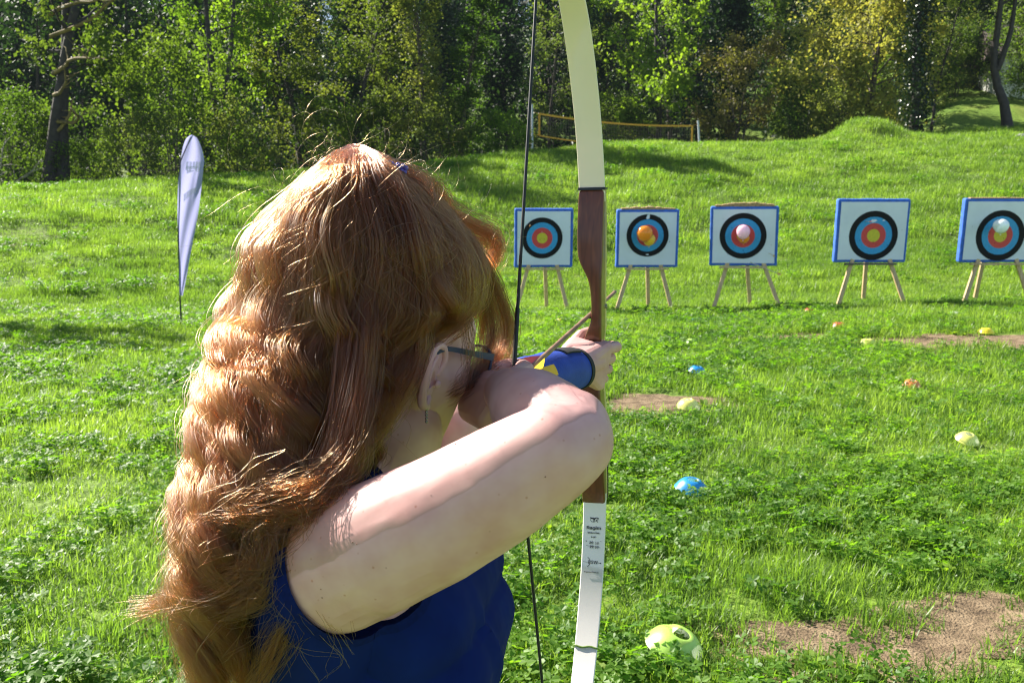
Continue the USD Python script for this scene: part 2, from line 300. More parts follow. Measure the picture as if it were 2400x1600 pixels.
# ------------------------------------------------------------------ the wood
mat_bark = plain('bark_grey_brown', (0.075, 0.058, 0.045), 0.9, 0.45, 6, 0.8, 14)
mat_bark_dark = plain('bark_dark', (0.035, 0.028, 0.024), 0.9, 0.4, 5, 0.8, 14)
mat_moss = plain('bark_mossy', (0.16, 0.115, 0.035), 0.9, 0.5, 5, 0.6, 20)
mat_dead = plain('dead_wood', (0.22, 0.19, 0.16), 0.85, 0.3, 8)
LM = {
 'mid': leafmat('leaves_mid_green', [(0.05, (0.056, 0.100, 0.018)), (0.5, (0.103, 0.150, 0.027)), (0.85, (0.159, 0.192, 0.045)), (0.97, (0.298, 0.214, 0.045))], 0.5, 0.6, 0.3, tcol=(1.8, 2.0, 0.7)),
 'bright': leafmat('leaves_bright_green', [(0.05, (0.103, 0.171, 0.023)), (0.5, (0.159, 0.235, 0.031)), (0.9, (0.224, 0.285, 0.053))], 0.52, 0.6, 0.3, tcol=(1.8, 2.0, 0.7)),
 'olive': leafmat('leaves_olive', [(0.05, (0.101, 0.136, 0.042)), (0.5, (0.173, 0.192, 0.059)), (0.9, (0.254, 0.246, 0.093))], 0.5, 0.6, 0.3, tcol=(1.8, 2.0, 0.7)),
 'autumn': leafmat('leaves_turning_yellow', [(0.05, (0.08, 0.12, 0.025)), (0.4, (0.14, 0.17, 0.035)), (0.75, (0.22, 0.22, 0.045)), (0.97, (0.38, 0.26, 0.045))], 0.5, 0.6, 0.3, tcol=(1.6, 1.7, 0.6)),
 'far': leafmat('leaves_far_hillside_shade', [(0.05, (0.02, 0.04, 0.016)), (0.5, (0.035, 0.062, 0.022)), (0.95, (0.06, 0.085, 0.03))], 0.35, 0.6, 0.3),  # shade of the wooded hillside is put into this dark leaf colour
 'yellow': leafmat('leaves_yellow', [(0.05, (0.27, 0.28, 0.08)), (0.4, (0.43, 0.41, 0.12)), (0.75, (0.60, 0.53, 0.15)), (0.95, (0.62, 0.45, 0.11))], 0.5, 0.6, 0.3, tcol=(1.5, 1.5, 0.7)),
 'brown': leafmat('leaves_brownish', [(0.05, (0.121, 0.109, 0.034)), (0.5, (0.203, 0.161, 0.054)), (0.9, (0.304, 0.192, 0.076))], 0.35, 0.5),
 'dark': leafmat('leaves_dark_ivy', [(0.05, (0.012, 0.028, 0.008)), (0.5, (0.02, 0.045, 0.012)), (0.95, (0.04, 0.07, 0.02))], 0.2, 0.35),
 'needle': leafmat('spruce_needles', [(0.05, (0.020, 0.047, 0.024)), (0.5, (0.038, 0.074, 0.035)), (0.95, (0.061, 0.108, 0.047))], 0.2, 0.5),
}
def leaves(C, size, g, droop=0.4, spread=0.35):
    """leaf blades, folded along the midrib, at the points C"""
    n = len(C); nrm = g.normal(size=(n, 3))*[0.8, 0.8, 0.6] + [0, 0, 0.55]; nrm /= np.linalg.norm(nrm, axis=1, keepdims=True)
    d = g.normal(size=(n, 3)); d[:, 2] -= droop; d -= nrm*(d*nrm).sum(1, keepdims=True); d /= np.linalg.norm(d, axis=1, keepdims=True) + 1e-9
    s = np.cross(nrm, d); L = (size*g.uniform(0.6, 1.35, n))[:, None]
    V = np.stack([C, C+d*L*0.5+s*L*spread+nrm*L*0.08, C+d*L, C+d*L*0.5-s*L*spread+nrm*L*0.08], 1).reshape(-1, 3)
    o = np.arange(n)*4; F = np.concatenate([np.stack([o, o+1, o+2], -1), np.stack([o, o+2, o+3], -1)])
    return V, F
def limb(p, d, L, r, g, wander=0.25, up=0.0, n=6):
    pts = [np.array(p, float)]; d = unit(d)
    for i in range(n):
        d = unit(d + g.normal(0, wander/2, 3) + [0, 0, up/n]); pts.append(pts[-1] + d*L/n)
    return np.array(pts), np.linspace(r, r*0.25, n+1)
def grow(seed, H, tr, base, W, nl, leaf, shape='round', stems=1, lean=(0, 0), clump=0.38, nlimb=26, trunk_path=None, topfrac=0.9):
    """(wood, leaf points): a trunk, limbs whose reach follows the crown's outline, twigs and leaf clumps at their ends"""
    g = np.random.default_rng(seed); wood, pts = [], []
    for s in range(stems):
        if trunk_path is not None: tp = spline(trunk_path, 14)
        else:
            off = g.normal(0, 0.25*(stems > 1), 2); ln = np.array(lean) + g.normal(0, 0.10*(1+2*(stems > 1)), 2)
            zs = np.linspace(-0.3, H*topfrac, 12); tp = np.stack([off[0]+ln[0]*zs*(0.4+0.6*zs/H)+0.012*H*np.cumsum(g.normal(0, .5, 12))/2, off[1]+ln[1]*zs*(.4+.6*zs/H)+0.012*H*np.cumsum(g.normal(0, .5, 12))/2, zs], -1)
        k = np.linspace(0, 1, len(tp)); rr = tr*(1-0.82*k)*(1+0.5*np.exp(-k*14))/(stems**0.4)
        wood.append(tube(tp, rr, 9))
        m = max(5, nlimb//stems)
        for i in range(m):
            u = base + (1-base)*((i+g.uniform(0, 1))/m)**0.85; z = u*H
            j = min(u/topfrac, 1)*(len(tp)-1); a = int(min(j, len(tp)-2)); p = tp[a] + (tp[a+1]-tp[a])*(j-a)
            v = (u-base)/(1-base)
            reach = W/2*{'round': math.sqrt(max(0.03, 1-(2*v-0.85)**2/1.35)), 'cone': 1.05-v, 'column': 0.75-0.45*v, 'shrub': math.sqrt(max(0.05, 1-v*v*0.9)), 'wide': 0.55+0.45*v}[shape]
            an = i*2.399 + g.uniform(-.5, .5); tilt = {'round': 0.35+0.5*v, 'cone': -0.1, 'column': 0.8, 'shrub': 0.5, 'wide': 0.4}[shape]
            L = reach*g.uniform(0.65, 1.15)
            lp, lr = limb(p, [math.cos(an), math.sin(an), tilt], L, max(0.012, tr*0.32*(1-0.6*v)), g, 0.3, 0.25)
            wood.append(tube(lp, lr, 5))
            for q in range(g.integers(3, 6)):
                w = g.integers(2, len(lp)); tp2, tr2 = limb(lp[w], g.normal(size=3)+[math.cos(an), math.sin(an), 0.2], L*g.uniform(0.2, 0.5)+0.15, lr[w]*0.6, g, 0.4)
                wood.append(tube(tp2, tr2, 3, False)); pts += [tp2[-1], tp2[3], lp[min(w+1, len(lp)-1)]]
            pts += [lp[-1], lp[-2]]
    pts = np.array(pts); w = g.gamma(0.7, 1, len(pts)); pick = g.choice(len(pts), nl, p=w/w.sum())
    C = pts[pick] + g.normal(size=(nl, 3))*clump*g.uniform(0.3, 1.2, (len(pts), 1))[pick]
    C = C[C[:, 2] > 0.05]
    return cat(wood), leaves(C, leaf, g)
def spruce(seed, H, W, nl=5200, leaf=0.34):
    g = np.random.default_rng(seed); wood = [tube([[0, 0, -.5], [0, 0, H*0.5], [0, 0, H]], [0.24, 0.14, 0.02], 7)]; C = []
    n = 150
    for i in range(n):
        u = 0.10 + 0.9*(i/n); L = W/2*(1.03-u)*g.uniform(0.75, 1.15); an = i*2.399+g.uniform(-.3, .3); d = np.array([math.cos(an), math.sin(an), 0])
        k = g.uniform(0.1, 1, max(4, int(nl/n*(1.6-1.2*u)))); 
        C.append(np.array([0, 0, u*H]) + k[:, None]*L*d + np.stack([0*k, 0*k, -0.35*L*k**1.5], -1) + g.normal(size=(len(k), 3))*[0.16*L+.05, 0.16*L+.05, 0.10])
    return cat(wood), leaves(np.vstack(C), leaf, g, 0.8, 0.22)
def tree_parts(prim, wood, lf, mw, ml, extra=()):
    obj('trunk', wood, mw, prim, smooth=True); obj('crown', lf, ml, prim)
    for nm, me, mt in extra: obj(nm, me, mt, prim, smooth=True)
KIND = {}
def kind(name, *a):
    c = stage.CreateClassPrim('/World/kind_' + name); tree_parts(c, *a); KIND[name] = c.GetPath()
kind('broad_mid', *grow(1, 14, 0.2, 0.18, 7, 10000, 0.19, 'round', clump=0.27), mat_bark, LM['mid'])
kind('broad_olive', *grow(2, 15, 0.19, 0.15, 6, 10000, 0.18, 'round', nlimb=32, clump=0.26), mat_bark, LM['olive'])
kind('broad_bright', *grow(3, 13, 0.18, 0.16, 6.5, 9500, 0.20, 'round', clump=0.27), mat_bark_dark, LM['bright'])
kind('broad_autumn', *grow(4, 14, 0.17, 0.16, 6, 7500, 0.16, 'round', nlimb=30, clump=0.25), mat_bark_dark, LM['autumn'])
kind('slender_olive', *grow(5, 16, 0.17, 0.12, 4.6, 10000, 0.15, 'column', nlimb=44, clump=0.25), mat_bark, LM['olive'])
kind('slender_green', *grow(6, 16, 0.16, 0.08, 4.2, 10000, 0.16, 'column', nlimb=44, clump=0.25), mat_bark, LM['mid'])
kind('brown_round', *grow(7, 8, 0.14, 0.04, 7.0, 11000, 0.15, 'shrub', 3), mat_bark, LM['brown'])
kind('shrub_mid', *grow(8, 5.6, 0.07, 0.02, 6.4, 9000, 0.15, 'shrub', 6, nlimb=48, clump=0.3), mat_bark, LM['mid'])
kind('shrub_olive', *grow(9, 4.2, 0.05, 0.02, 4.6, 6500, 0.12, 'shrub', 6, nlimb=44, clump=0.28), mat_bark, LM['olive'])
kind('shrub_bright', *grow(10, 2.6, 0.03, 0.02, 3.4, 3600, 0.12, 'shrub', 6, nlimb=34, clump=0.2), mat_bark, LM['bright'])
kind('shrub_low', *grow(11, 1.5, 0.02, 0.02, 3.0, 2600, 0.10, 'shrub', 6, nlimb=30, clump=0.16), mat_bark, LM['mid'])
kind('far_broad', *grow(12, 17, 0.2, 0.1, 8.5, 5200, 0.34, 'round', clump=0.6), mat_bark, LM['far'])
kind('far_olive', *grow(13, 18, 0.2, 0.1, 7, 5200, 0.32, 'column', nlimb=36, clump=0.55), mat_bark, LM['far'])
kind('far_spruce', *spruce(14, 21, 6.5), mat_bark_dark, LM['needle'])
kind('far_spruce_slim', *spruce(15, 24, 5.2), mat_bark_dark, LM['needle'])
trng = np.random.default_rng(77)
def plant(kindname, name, label, px, d, s=1.0, rot=None, group=None, cat_='tree', sz=None, sink=0.0):
    p = onground(px, d); p[2] -= sink
    return copy_of(KIND[kindname], name, label, p, trng.uniform(0, 6.28) if rot is None else rot, (s, s, sz or s), group, cat_)
# single trees and shrubs along the top of the bank, left to right
plant('shrub_mid', 'hazel_shrub', 'large mid-green hazel shrub right behind the feather flag, biggest shrub at the wood edge', 430, 38.5, 1.1, 0.4, cat_='shrub')
plant('shrub_mid', 'hazel_shrub', 'green shrub between the mossy double trunk and the big hazel', 205, 38.5, 0.5, 1.9, cat_='shrub')
plant('shrub_olive', 'hazel_shrub', 'greyish-green shrub at the bank top, right of the flag and left of the archer', 590, 40.5, 0.85, 2.2, cat_='shrub')
plant('shrub_olive', 'hazel_shrub', 'dull olive shrub at the foot of the hazel just left of the flag', 345, 35.0, 0.62, 0.7, cat_='shrub')
plant('broad_bright', 'sapling_tree', 'bright green young tree with leaves starting above the hazel shrub', 545, 44, 1.0, 0.9)
plant('broad_autumn', 'turning_tree', 'yellowing tree with a straight dark trunk above the archer\'s head', 832, 43, 1.0, 0.3, sz=.75)
plant('broad_autumn', 'turning_tree', 'sparse yellow-green tree between the bright sapling and the dark straight trunk', 715, 45, 0.9, 2.4, sz=.72)
plant('slender_olive', 'slender_tree', 'slender olive tree left of the bowstring, tallest of its clump', 995, 43, 1.0, 1.0, sz=.78)
plant('slender_green', 'slender_tree', 'slender green tree just right of the olive one, left of the bowstring', 1085, 44.5, 0.95, 2.0, sz=.62)
plant('slender_olive', 'slender_tree', 'thin greyish tree between the yellowing trunk and the olive tree', 910, 46, 0.9, 3.0, sz=.62)
plant('shrub_bright', 'small_shrub', 'small bright yellow-green shrub at the bank edge left of the bowstring', 1185, 42, 0.8, 0.6, cat_='shrub')
plant('shrub_olive', 'small_shrub', 'olive undergrowth shrub below the slender trees, above the hair clip', 1040, 42, 0.8, 1.4, cat_='shrub')
plant('shrub_mid', 'small_shrub', 'dark undergrowth shrub at the left behind the fallen bare branches', 40, 37, 0.8, 3.4, cat_='shrub')
plant('shrub_mid', 'small_shrub', 'shrub behind the archer\'s head at the foot of the yellowing tree', 800, 43.5, 0.75, 4.4, cat_='shrub')
plant('broad_olive', 'hazy_tree', 'hazy olive tree between the bowstring and the upper limb', 1275, 60, 0.85, 0.5)
plant('broad_olive', 'hazy_tree', 'olive tree hidden in part by the upper bow limb', 1395, 62, 0.8, 2.5)
plant('broad_bright', 'bright_tree', 'full bright green tree right of the upper bow limb', 1535, 56, 1.2, 2.8)
plant('shrub_olive', 'small_shrub', 'pale green shrub under the bright tree, behind the net', 1490, 56, 0.8, 0.1, cat_='shrub')
plant('shrub_mid', 'small_shrub', 'dark shrub behind the net beside the upper bow limb', 1420, 57, 0.85, 2.1, cat_='shrub')
plant('brown_round', 'brownish_tree', 'rounded brownish-olive tree right behind the net\'s right post', 1715, 55, 0.98, 1.1)
plant('slender_green', 'poplar_tree', 'tall narrow green tree between the brownish tree and the yellow one', 1850, 59, 1.0, 0.4)
plant('slender_olive', 'poplar_tree', 'tall greyish-green tree just left of the yellow tree', 1925, 62, 1.0, 1.6)
plant('shrub_mid', 'small_shrub', 'green shrub at the bank edge left of the yellow tree', 1885, 52, 0.8, 5.1, cat_='shrub')
plant('shrub_olive', 'small_shrub', 'olive shrub below the yellow tree beside the grass mound', 1960, 50, 0.85, 3.3, cat_='shrub')
plant('broad_mid', 'right_tree', 'green tree with hanging leaves at the top right corner', 2400, 62, 1.0, 4.0)
plant('broad_olive', 'right_tree', 'olive tree between the ivy trunk and the bent trunk', 2215, 76, 1.0, 1.4)
plant('broad_mid', 'right_tree', 'dark green tree behind the ivy-covered trunk', 2110, 78, 1.0, 0.2)
plant('broad_autumn', 'right_tree', 'thin young tree with a bare lower trunk right of the ivy trunk', 2162, 51, 0.62, 5.2)
plant('shrub_mid', 'small_shrub', 'dark shrub beside the white house at the right edge', 2372, 66, 0.8, 1.2, cat_='shrub')
for px_, d_, k_, s_, lb_ in ((2075, 68, 'shrub_mid', 1.0, 'bush on the upper slope just left of the ivy-covered trunk'), (2150, 70, 'shrub_olive', 1.3, 'olive bush on the upper slope right of the ivy-covered trunk'), (2205, 69, 'shrub_mid', .85, 'bush on the upper slope midway between the ivy trunk and the bent trunk'),
    (2262, 71, 'shrub_olive', 1.2, 'olive bush on the upper slope left of the bent trunk'), (2300, 75, 'shrub_mid', 1.1, 'bush on the upper slope behind the bent trunk'), (2405, 63, 'shrub_mid', .9, 'green bush at the right edge in front of the white house')):
    plant(k_, 'slope_bush', lb_, px_, d_, s_, cat_='bush')
for px_, d_, k_, s_, lb_ in ((2160, 74, 'broad_mid', .9, 'green tree at the top of the right slope behind the olive bush'), (2235, 76, 'broad_olive', .95, 'olive tree at the top of the right slope left of the bent trunk'), (2290, 80, 'broad_mid', 1.0, 'tall green tree at the top of the right slope behind the bent trunk'), (2380, 78, 'broad_olive', 1.0, 'olive tree behind the white house')):
    plant(k_, 'slope_tree', lb_, px_, d_, s_)
# trees made once
def own_tree(name, label, px, d, wood, lf, mw, ml, extra=()):
    t = thing(name, label, 'tree', onground(px, d)); tree_parts(t, wood, lf, mw, ml, extra); return t
w_, l_ = grow(31, 12.5, 0.2, 0.06, 8.6, 20000, 0.2, 'round', nlimb=56, clump=0.45)
own_tree('yellow_tree', 'large yellow-leaved tree left of the ivy-covered trunk', 2010, 50.5, w_, l_, mat_bark, LM['yellow'])
g_ = np.random.default_rng(8); tp_ = np.array([[0, 0, -.3], [.05, 0, 2], [-.05, .1, 4.5], [0.15, .1, 7], [.1, 0, 10], [0.3, 0, 13]]); sp_ = spline(tp_, 60)
k_ = g_.uniform(0, 1, 5200)**1.1; c_ = sp_[(k_*38).astype(int)] + g_.normal(size=(5200, 3))*[0.36, 0.36, 0.25]*(1.15-0.3*k_[:, None]); iv_ = leaves(c_[c_[:, 2] > 0.25], 0.15, g_)
w_, l_ = grow(32, 13, 0.2, 0.42, 5.5, 3800, 0.17, 'round', trunk_path=tp_)
own_tree('ivy_tree', 'tree whose trunk is wrapped in dark ivy, right of the yellow tree', 2122, 45.5, w_, l_, mat_bark_dark, LM['olive'], [('ivy', iv_, LM['dark'])])
tp_ = np.array([[0.25, 0, -.3], [0.05, 0, 1.2], [-.45, 0, 2.4], [-.62, 0.1, 3.6], [-.5, .1, 5.0], [-.42, 0, 7.5], [-.3, 0, 11]])
w_, l_ = grow(33, 11, 0.24, 0.5, 5.5, 3200, 0.16, 'round', trunk_path=tp_, nlimb=18)
fk = tube(spline([[-.45, 0, 3.0], [-.05, -.1, 4.4], [.12, -.1, 5.6], [.35, 0, 8.5]], 10), np.linspace(0.16, 0.05, 10), 8)
own_tree('bent_tree', 'tree with a bent dark trunk that forks, at the right on the bank', 2328, 46.3, cat([w_, fk]), l_, mat_bark_dark, LM['olive'])
w1_, l1_ = grow(34, 15, 0.30, 0.32, 7.5, 4200, 0.17, 'wide', lean=(-.015, 0), nlimb=16)
w2_, _ = grow(35, 15, 0.27, 0.4, 6.0, 100, 0.17, 'wide', lean=(-.03, 0), nlimb=10); w2_.apply_translation([0.52, 0.1, 0])
g_ = np.random.default_rng(3); ms = []
for z, an, L in ((5.2, 0.25, 4.2), (6.6, 0.15, 5.2), (3.4, -0.1, 3.0), (4.4, 0.4, 2.0), (7.4, 0.3, 4.6), (3.0, 0.2, 1.6)):
    lp, lr = limb([0.5, 0, z], [math.cos(an), -0.35, math.sin(an)+0.05], L, 0.085, g_, 0.35, 0.15, 8); ms.append(tube(lp, lr, 6))
    for q in range(4):
        a, b = limb(lp[3+q], [g_.normal(), g_.normal(), g_.uniform(0, 1)], L*0.3, 0.03, g_, 0.5); ms.append(tube(a, b, 4))
t_ = own_tree('old_tree', 'old dark double-trunked tree with mossy side limbs at the left', 122, 36.5, cat([w1_, w2_]), l1_, mat_bark_dark, LM['autumn'], [('mossy_limb', m_, mat_moss) for m_ in ms[::5]])
for m_ in [m_ for i, m_ in enumerate(ms) if i % 5]: obj('twig', m_, mat_moss, t_, smooth=True)
tp_ = np.array([[0.1, 0, -.3], [.05, 0, 2.5], [-.2, 0, 5.5], [-.35, 0, 9], [-.5, 0, 13]])
w_, l_ = grow(36, 13, 0.19, 0.5, 6, 4200, 0.19, 'round', trunk_path=tp_, nlimb=22)
fk = tube(spline([[-.0, 0, 3.2], [.45, 0, 5.2], [.75, .1, 7.4], [1.0, .1, 11]], 10), np.linspace(0.13, 0.05, 10), 8)
own_tree('twin_trunk_tree', 'bright green tree on a slim forked trunk above the hazel shrub', 525, 41, cat([w_, fk]), l_, mat_bark_dark, LM['bright'])
# trees just outside the left edge whose shadows fall across the meadow
for x_, y_, s_, kd, lb in ((-14.4, 18.4, .58, 'broad_mid', 'small tree beyond the left edge, its shadow crossing the near meadow'),):
    copy_of(KIND[kd], 'side_tree', lb, (x_, y_, float(height(x_, y_))), 1.3, (s_, s_, s_), None, 'tree')
# bare dead branches at the left edge
g_ = np.random.default_rng(12); db = []
for i in range(9):
    a, b = limb([g_.normal(0, .2), g_.normal(0, .2), 0.1], [g_.uniform(-.2, 1), g_.normal(0, .3), g_.uniform(0.5, 1.1)], g_.uniform(1.8, 3.6), 0.05, g_, 0.35); db.append(tube(a, b, 5))
    for q in range(4):
        c, d = limb(a[2+q], [g_.uniform(0, 1), g_.normal(0, .5), g_.uniform(0.1, 1)], g_.uniform(0.5, 1.2), 0.022, g_, 0.5); db.append(tube(c, d, 4))
p_ = onground(-40, 34.5); dt = thing('dead_branches', 'grey bare dead branches sticking up at the left edge', 'branches', p_)
for q in range(9): obj('branch', cat(db[q*5:q*5+5]), mat_dead, dt, smooth=True)
# the dense wood behind: closer rank, then the hillside
LAB = {'far_broad': ('wood_tree', 'broad-leaved tree standing in the dense wood behind the bank', 'broad-leaved trees of the wood'), 'far_olive': ('wood_tree', 'narrow olive tree standing in the dense wood behind the bank', 'narrow olive trees of the wood'),
       'far_spruce': ('spruce_tree', 'dark spruce standing on the wooded hillside', 'spruces on the wooded hillside'), 'far_spruce_slim': ('spruce_tree', 'tall slim dark spruce on the wooded hillside', 'slim spruces on the wooded hillside')}
spots = []
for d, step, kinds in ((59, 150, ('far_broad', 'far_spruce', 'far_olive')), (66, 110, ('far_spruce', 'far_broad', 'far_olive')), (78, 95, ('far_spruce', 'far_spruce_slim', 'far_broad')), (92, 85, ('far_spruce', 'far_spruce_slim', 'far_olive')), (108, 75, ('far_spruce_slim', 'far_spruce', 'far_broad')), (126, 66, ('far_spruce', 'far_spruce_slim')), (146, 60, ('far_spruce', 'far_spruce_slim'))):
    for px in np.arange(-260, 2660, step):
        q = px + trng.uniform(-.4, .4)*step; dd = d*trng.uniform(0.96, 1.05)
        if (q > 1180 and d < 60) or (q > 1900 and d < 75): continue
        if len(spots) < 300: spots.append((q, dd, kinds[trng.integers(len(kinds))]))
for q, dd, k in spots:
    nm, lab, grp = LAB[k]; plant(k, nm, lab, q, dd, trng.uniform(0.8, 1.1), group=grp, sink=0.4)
# ------------------------------------------------------------------ targets
mat_blue = plain('target_blue_cloth', (0.03, 0.12, 0.52), 0.75, 0.2, 12, 0.4, 60)
mat_paper = plain('target_paper', (0.62, 0.67, 0.78), 0.6, 0.05, 3, 0.5, 9)  # white paper, the blue of sky shade put into its base colour
mat_black = plain('print_black', (0.007, 0.007, 0.009), 0.7, 0.2, specular_ior_level=0.2)
mat_cyan = plain('print_blue', (0.02, 0.27, 0.60), 0.5, 0.1)
mat_red = plain('print_red', (0.55, 0.045, 0.05), 0.5, 0.1)
mat_gold = plain('print_yellow', (0.55, 0.46, 0.03), 0.5, 0.1)
mat_straw = plain('straw', (0.34, 0.22, 0.11), 0.95, 0.4, 40, 1.0, 120)
mat_wood = M('pine_slat', {'g': ('texture_coordinate', {}), 'mp': ('mapping', {'scale': (30, 30, 2)}), 'n': ('noise_texture', {'scale': 1.5, 'detail': 5, 'distortion': 0.6}),
    'r': ('rgb_ramp', {'ramp': [(0.3, (0.40, 0.27, 0.13)), (0.7, (0.58, 0.43, 0.25))]}), 'p': ('principled_bsdf', {'roughness': 0.65})},
    [('g.object', 'mp.vector'), ('mp.vector', 'n.vector'), ('n.fac', 'r.fac'), ('r.color', 'p.base_color')], 'p.BSDF')
mat_dark_edge = plain('weathered_edge', (0.10, 0.09, 0.085), 0.9, 0.3)
def annulus(r0, r1, z, n=64):
    an = np.linspace(0, 2*np.pi, n, endpoint=False); V, F = [], []
    for r in (r0, r1): V += [[r*math.cos(a), z, r*math.sin(a)] for a in an]
    for j in range(n):
        a, b = j, (j+1) % n; F += [[a, b, b+n], [a, b+n, a+n]]
    return np.array(V), np.array(F)
def leg(a, b, w=0.075, t=0.05):
    """a sawn slat from a to b"""
    a, b = np.array(a, float), np.array(b, float); d = unit(b-a); X = unit(np.cross(d, [0, 1, 0])); Y = np.cross(d, X)
    m = to_tm(rbox((w, t, np.linalg.norm(b-a)), 0.004, 6)); return frame_to(m, (a+b)/2, X, Y, d)
def target(label, xl, xr, yt, yb, rcx, rcy, rr, feet, yaw, tilt=0.10, straw=0.0, worn=False, dist=None):
    d = dist; base = onground((xl+xr)/2, d); W = (xr-xl)/FPX*d; H = (yb-yt)/FPX*d*1.0
    c = P((xl+xr)/2, (yt+yb)/2, 1.0); v = c-[0, 0, CAMZ]; c = np.array([0, 0, CAMZ]) + v*(base[1]/v[1])
    o = thing('archery_target', label, 'target', (c[0], c[1], base[2]), yaw); zc = c[2]-base[2]; th = 0.13
    R = trimesh.transformations.rotation_matrix(tilt, [1, 0, 0])
    def T(m):
        m = m.copy(); m.apply_transform(R); m.apply_translation([0, 0, zc]); return m
    b = to_tm(rbox((W, th, H), 0.03, 12).refine_to_length(0.06)); b.vertices += 0.012*(meshkit.noise(b.vertices*9+[3*rcx, 0, 0], 1)[:, None]-0.5)*[1, 0.6, 1]
    obj('board', T(b), mat_blue, o, smooth=40)
    mg = 0.055; yf = -th/2-0.008; pw, ph = W/2-mg, H/2-mg; g = np.linspace(-1, 1, 26); X, Z = np.meshgrid(g*pw, g*ph)
    wr = 0.009*meshkit.fbm(np.stack([X*5+rcx, Z*5, 0*X], -1), 3, 5)
    V = np.stack([X, yf-wr, Z], -1).reshape(-1, 3); F = [[i*26+j, i*26+j+1, (i+1)*26+j+1, (i+1)*26+j] for i in range(25) for j in range(25)]
    obj('paper_face', T(trimesh.Trimesh(V, np.array([[f[a] for a in t] for f in F for t in ((0, 1, 2), (0, 2, 3))]), process=False)), mat_paper, o, smooth=True)
    k = d/FPX; ox, oz = (rcx-(xl+xr)/2)*k, -(rcy-(yt+yb)/2)*k; r = rr*k
    for q, (nm, r0, r1, mt) in enumerate((('black_ring', .76, 1, mat_black), ('blue_ring', .505, .76, mat_cyan), ('red_ring', .26, .505, mat_red), ('gold_centre', 0.001, .26, mat_gold))):
        v, f = annulus(r0*r, r1*r, yf-0.0075); v[:, 0] += ox; v[:, 2] += oz; obj(nm, T(trimesh.Trimesh(v, f, process=False)), mt, o)
    lines = [trimesh.Trimesh(*annulus(r*q-0.002, r*q+0.002, yf-0.009), process=False) for q in (1.16,)]
    for l in lines: l.apply_translation([ox, 0, oz]); obj('printed_line', T(l), plain('print_grey', (0.55, 0.57, 0.6), 0.6) if 'pg' not in used else used['pg'], o) if False else None
    hg_ = np.random.default_rng(int(rcx)); hl_ = []
    for _ in range(16):
        v, f = annulus(0.0005, hg_.uniform(.004, .008), yf-0.0105, 8); t_ = trimesh.Trimesh(v, f, process=False); t_.apply_translation([ox+hg_.normal(0, r*.55), 0, oz+hg_.normal(0, r*.55)])
        if np.abs(t_.centroid[0]) < pw and np.abs(t_.centroid[2]) < ph: hl_.append(t_)
    obj('arrow_holes', T(cat(hl_)), mat_black, o, kind='stuff')
    bz = zc-H/2
    for (fx, fd, tx) in feet:   # foot in the photograph, its distance behind the front, top offset
        fpx = (fx-1200)/FPX*(base[1]+fd) - c[0]; gz = float(height(c[0]+fpx, c[1]+fd)) - base[2]
        obj('leg', leg([tx*W, 0.09, zc+H*0.25], [fpx, fd, gz-0.05]), mat_wood, o, smooth=40)
    obj('ledge', box([0, -0.03, bz-0.03], [W*0.7, 0.11, 0.035]), mat_wood if not worn else mat_dark_edge, o)
    if straw:
        n = 60; X = np.linspace(-W*0.42, W*0.42, n); pr = straw*(0.35+0.65*np.exp(-(X/(W*0.28))**2))*(0.6+0.8*meshkit.fbm(np.stack([X*14, 0*X, 0*X], -1), 3, int(rcx)))
        sm = m3.Manifold.batch_hull
        t2 = cat([to_tm(rbox((W*0.84/n*1.8, th*0.8, max(0.02, p)), 0.006, 6)).apply_translation([x, 0, H/2+p*0.3]) for x, p in zip(X, pr)])
        obj('straw_top', T(t2), mat_straw, o, smooth=30)
    return o, c, T
TG = [target('archery target seen just left of the bow riser, leftmost of the row', 1206, 1342, 489, 626, 1270, 557, 47.5, [(1207, -0.1, -.05), (1284, .55, 0), (1332, -0.1, .06)], 0.04, dist=18.6),
      target('archery target with the orange balloon, just right of the bow riser', 1444, 1589, 491, 626, 1516, 551, 49, [(1443, -0.1, -.05), (1522, .6, 0), (1577, -0.1, .06)], 0.02, straw=0.06, dist=18.4),
      target('archery target with the pink balloon and straw poking out on top', 1666, 1820, 484, 622, 1741, 552, 53, [(1674, -0.1, -.05), (1743, .7, 0), (1832, -0.1, .06)], -0.20, straw=0.09, dist=17.9),
      target('archery target without balloon between the pink and white balloon targets', 1957, 2126, 467, 614, 2044, 551, 57, [(1962, -0.1, -.05), (2026, .8, 0), (2126, -0.1, .06)], 0.02, worn=True, dist=17.6),
      target('archery target cut by the right edge, with the white balloon', 2249, 2432, 466, 614, 2340, 551, 58.5, [(2254, -0.1, -.05), (2290, .8, -.05), (2425, -0.1, .06)], 0.06, straw=0.02, dist=17.4)]
def balloonmat(n, c): return M(n, {'p': ('principled_bsdf', {'base_color': c, 'roughness': 0.12, 'subsurface_weight': 0.3, 'subsurface_scale': 0.05, 'subsurface_radius': (1, 1, 1)})}, [], 'p.BSDF')
def balloon(label, px, py, wpx, hpx, d, mat):
    c = P(px, py, d); r = wpx/FPX*d/2; h = hpx/FPX*d/2
    o = thing('balloon', label, 'balloon', c); z = np.linspace(-1, 1, 24); rad = np.sqrt(np.maximum(0, 1-z**2))*(1+0.13*z-0.06*z**2)
    prof = np.stack([np.maximum(rad*r, 1e-4), z*h], -1); obj('skin', lathe(prof[::1], 32), mat, o, smooth=True)
    obj('knot', lathe([[0.001, -h+0.002], [0.008, -h-0.006], [0.004, -h-0.012], [0.014, -h-0.026], [0.001, -h-0.026]], 12), mat, o, smooth=True)
mo, mp_, mw_ = balloonmat('balloon_orange', (0.75, 0.22, 0.02)), balloonmat('balloon_pink', (0.78, 0.42, 0.55)), balloonmat('balloon_white', (0.72, 0.82, 0.85))
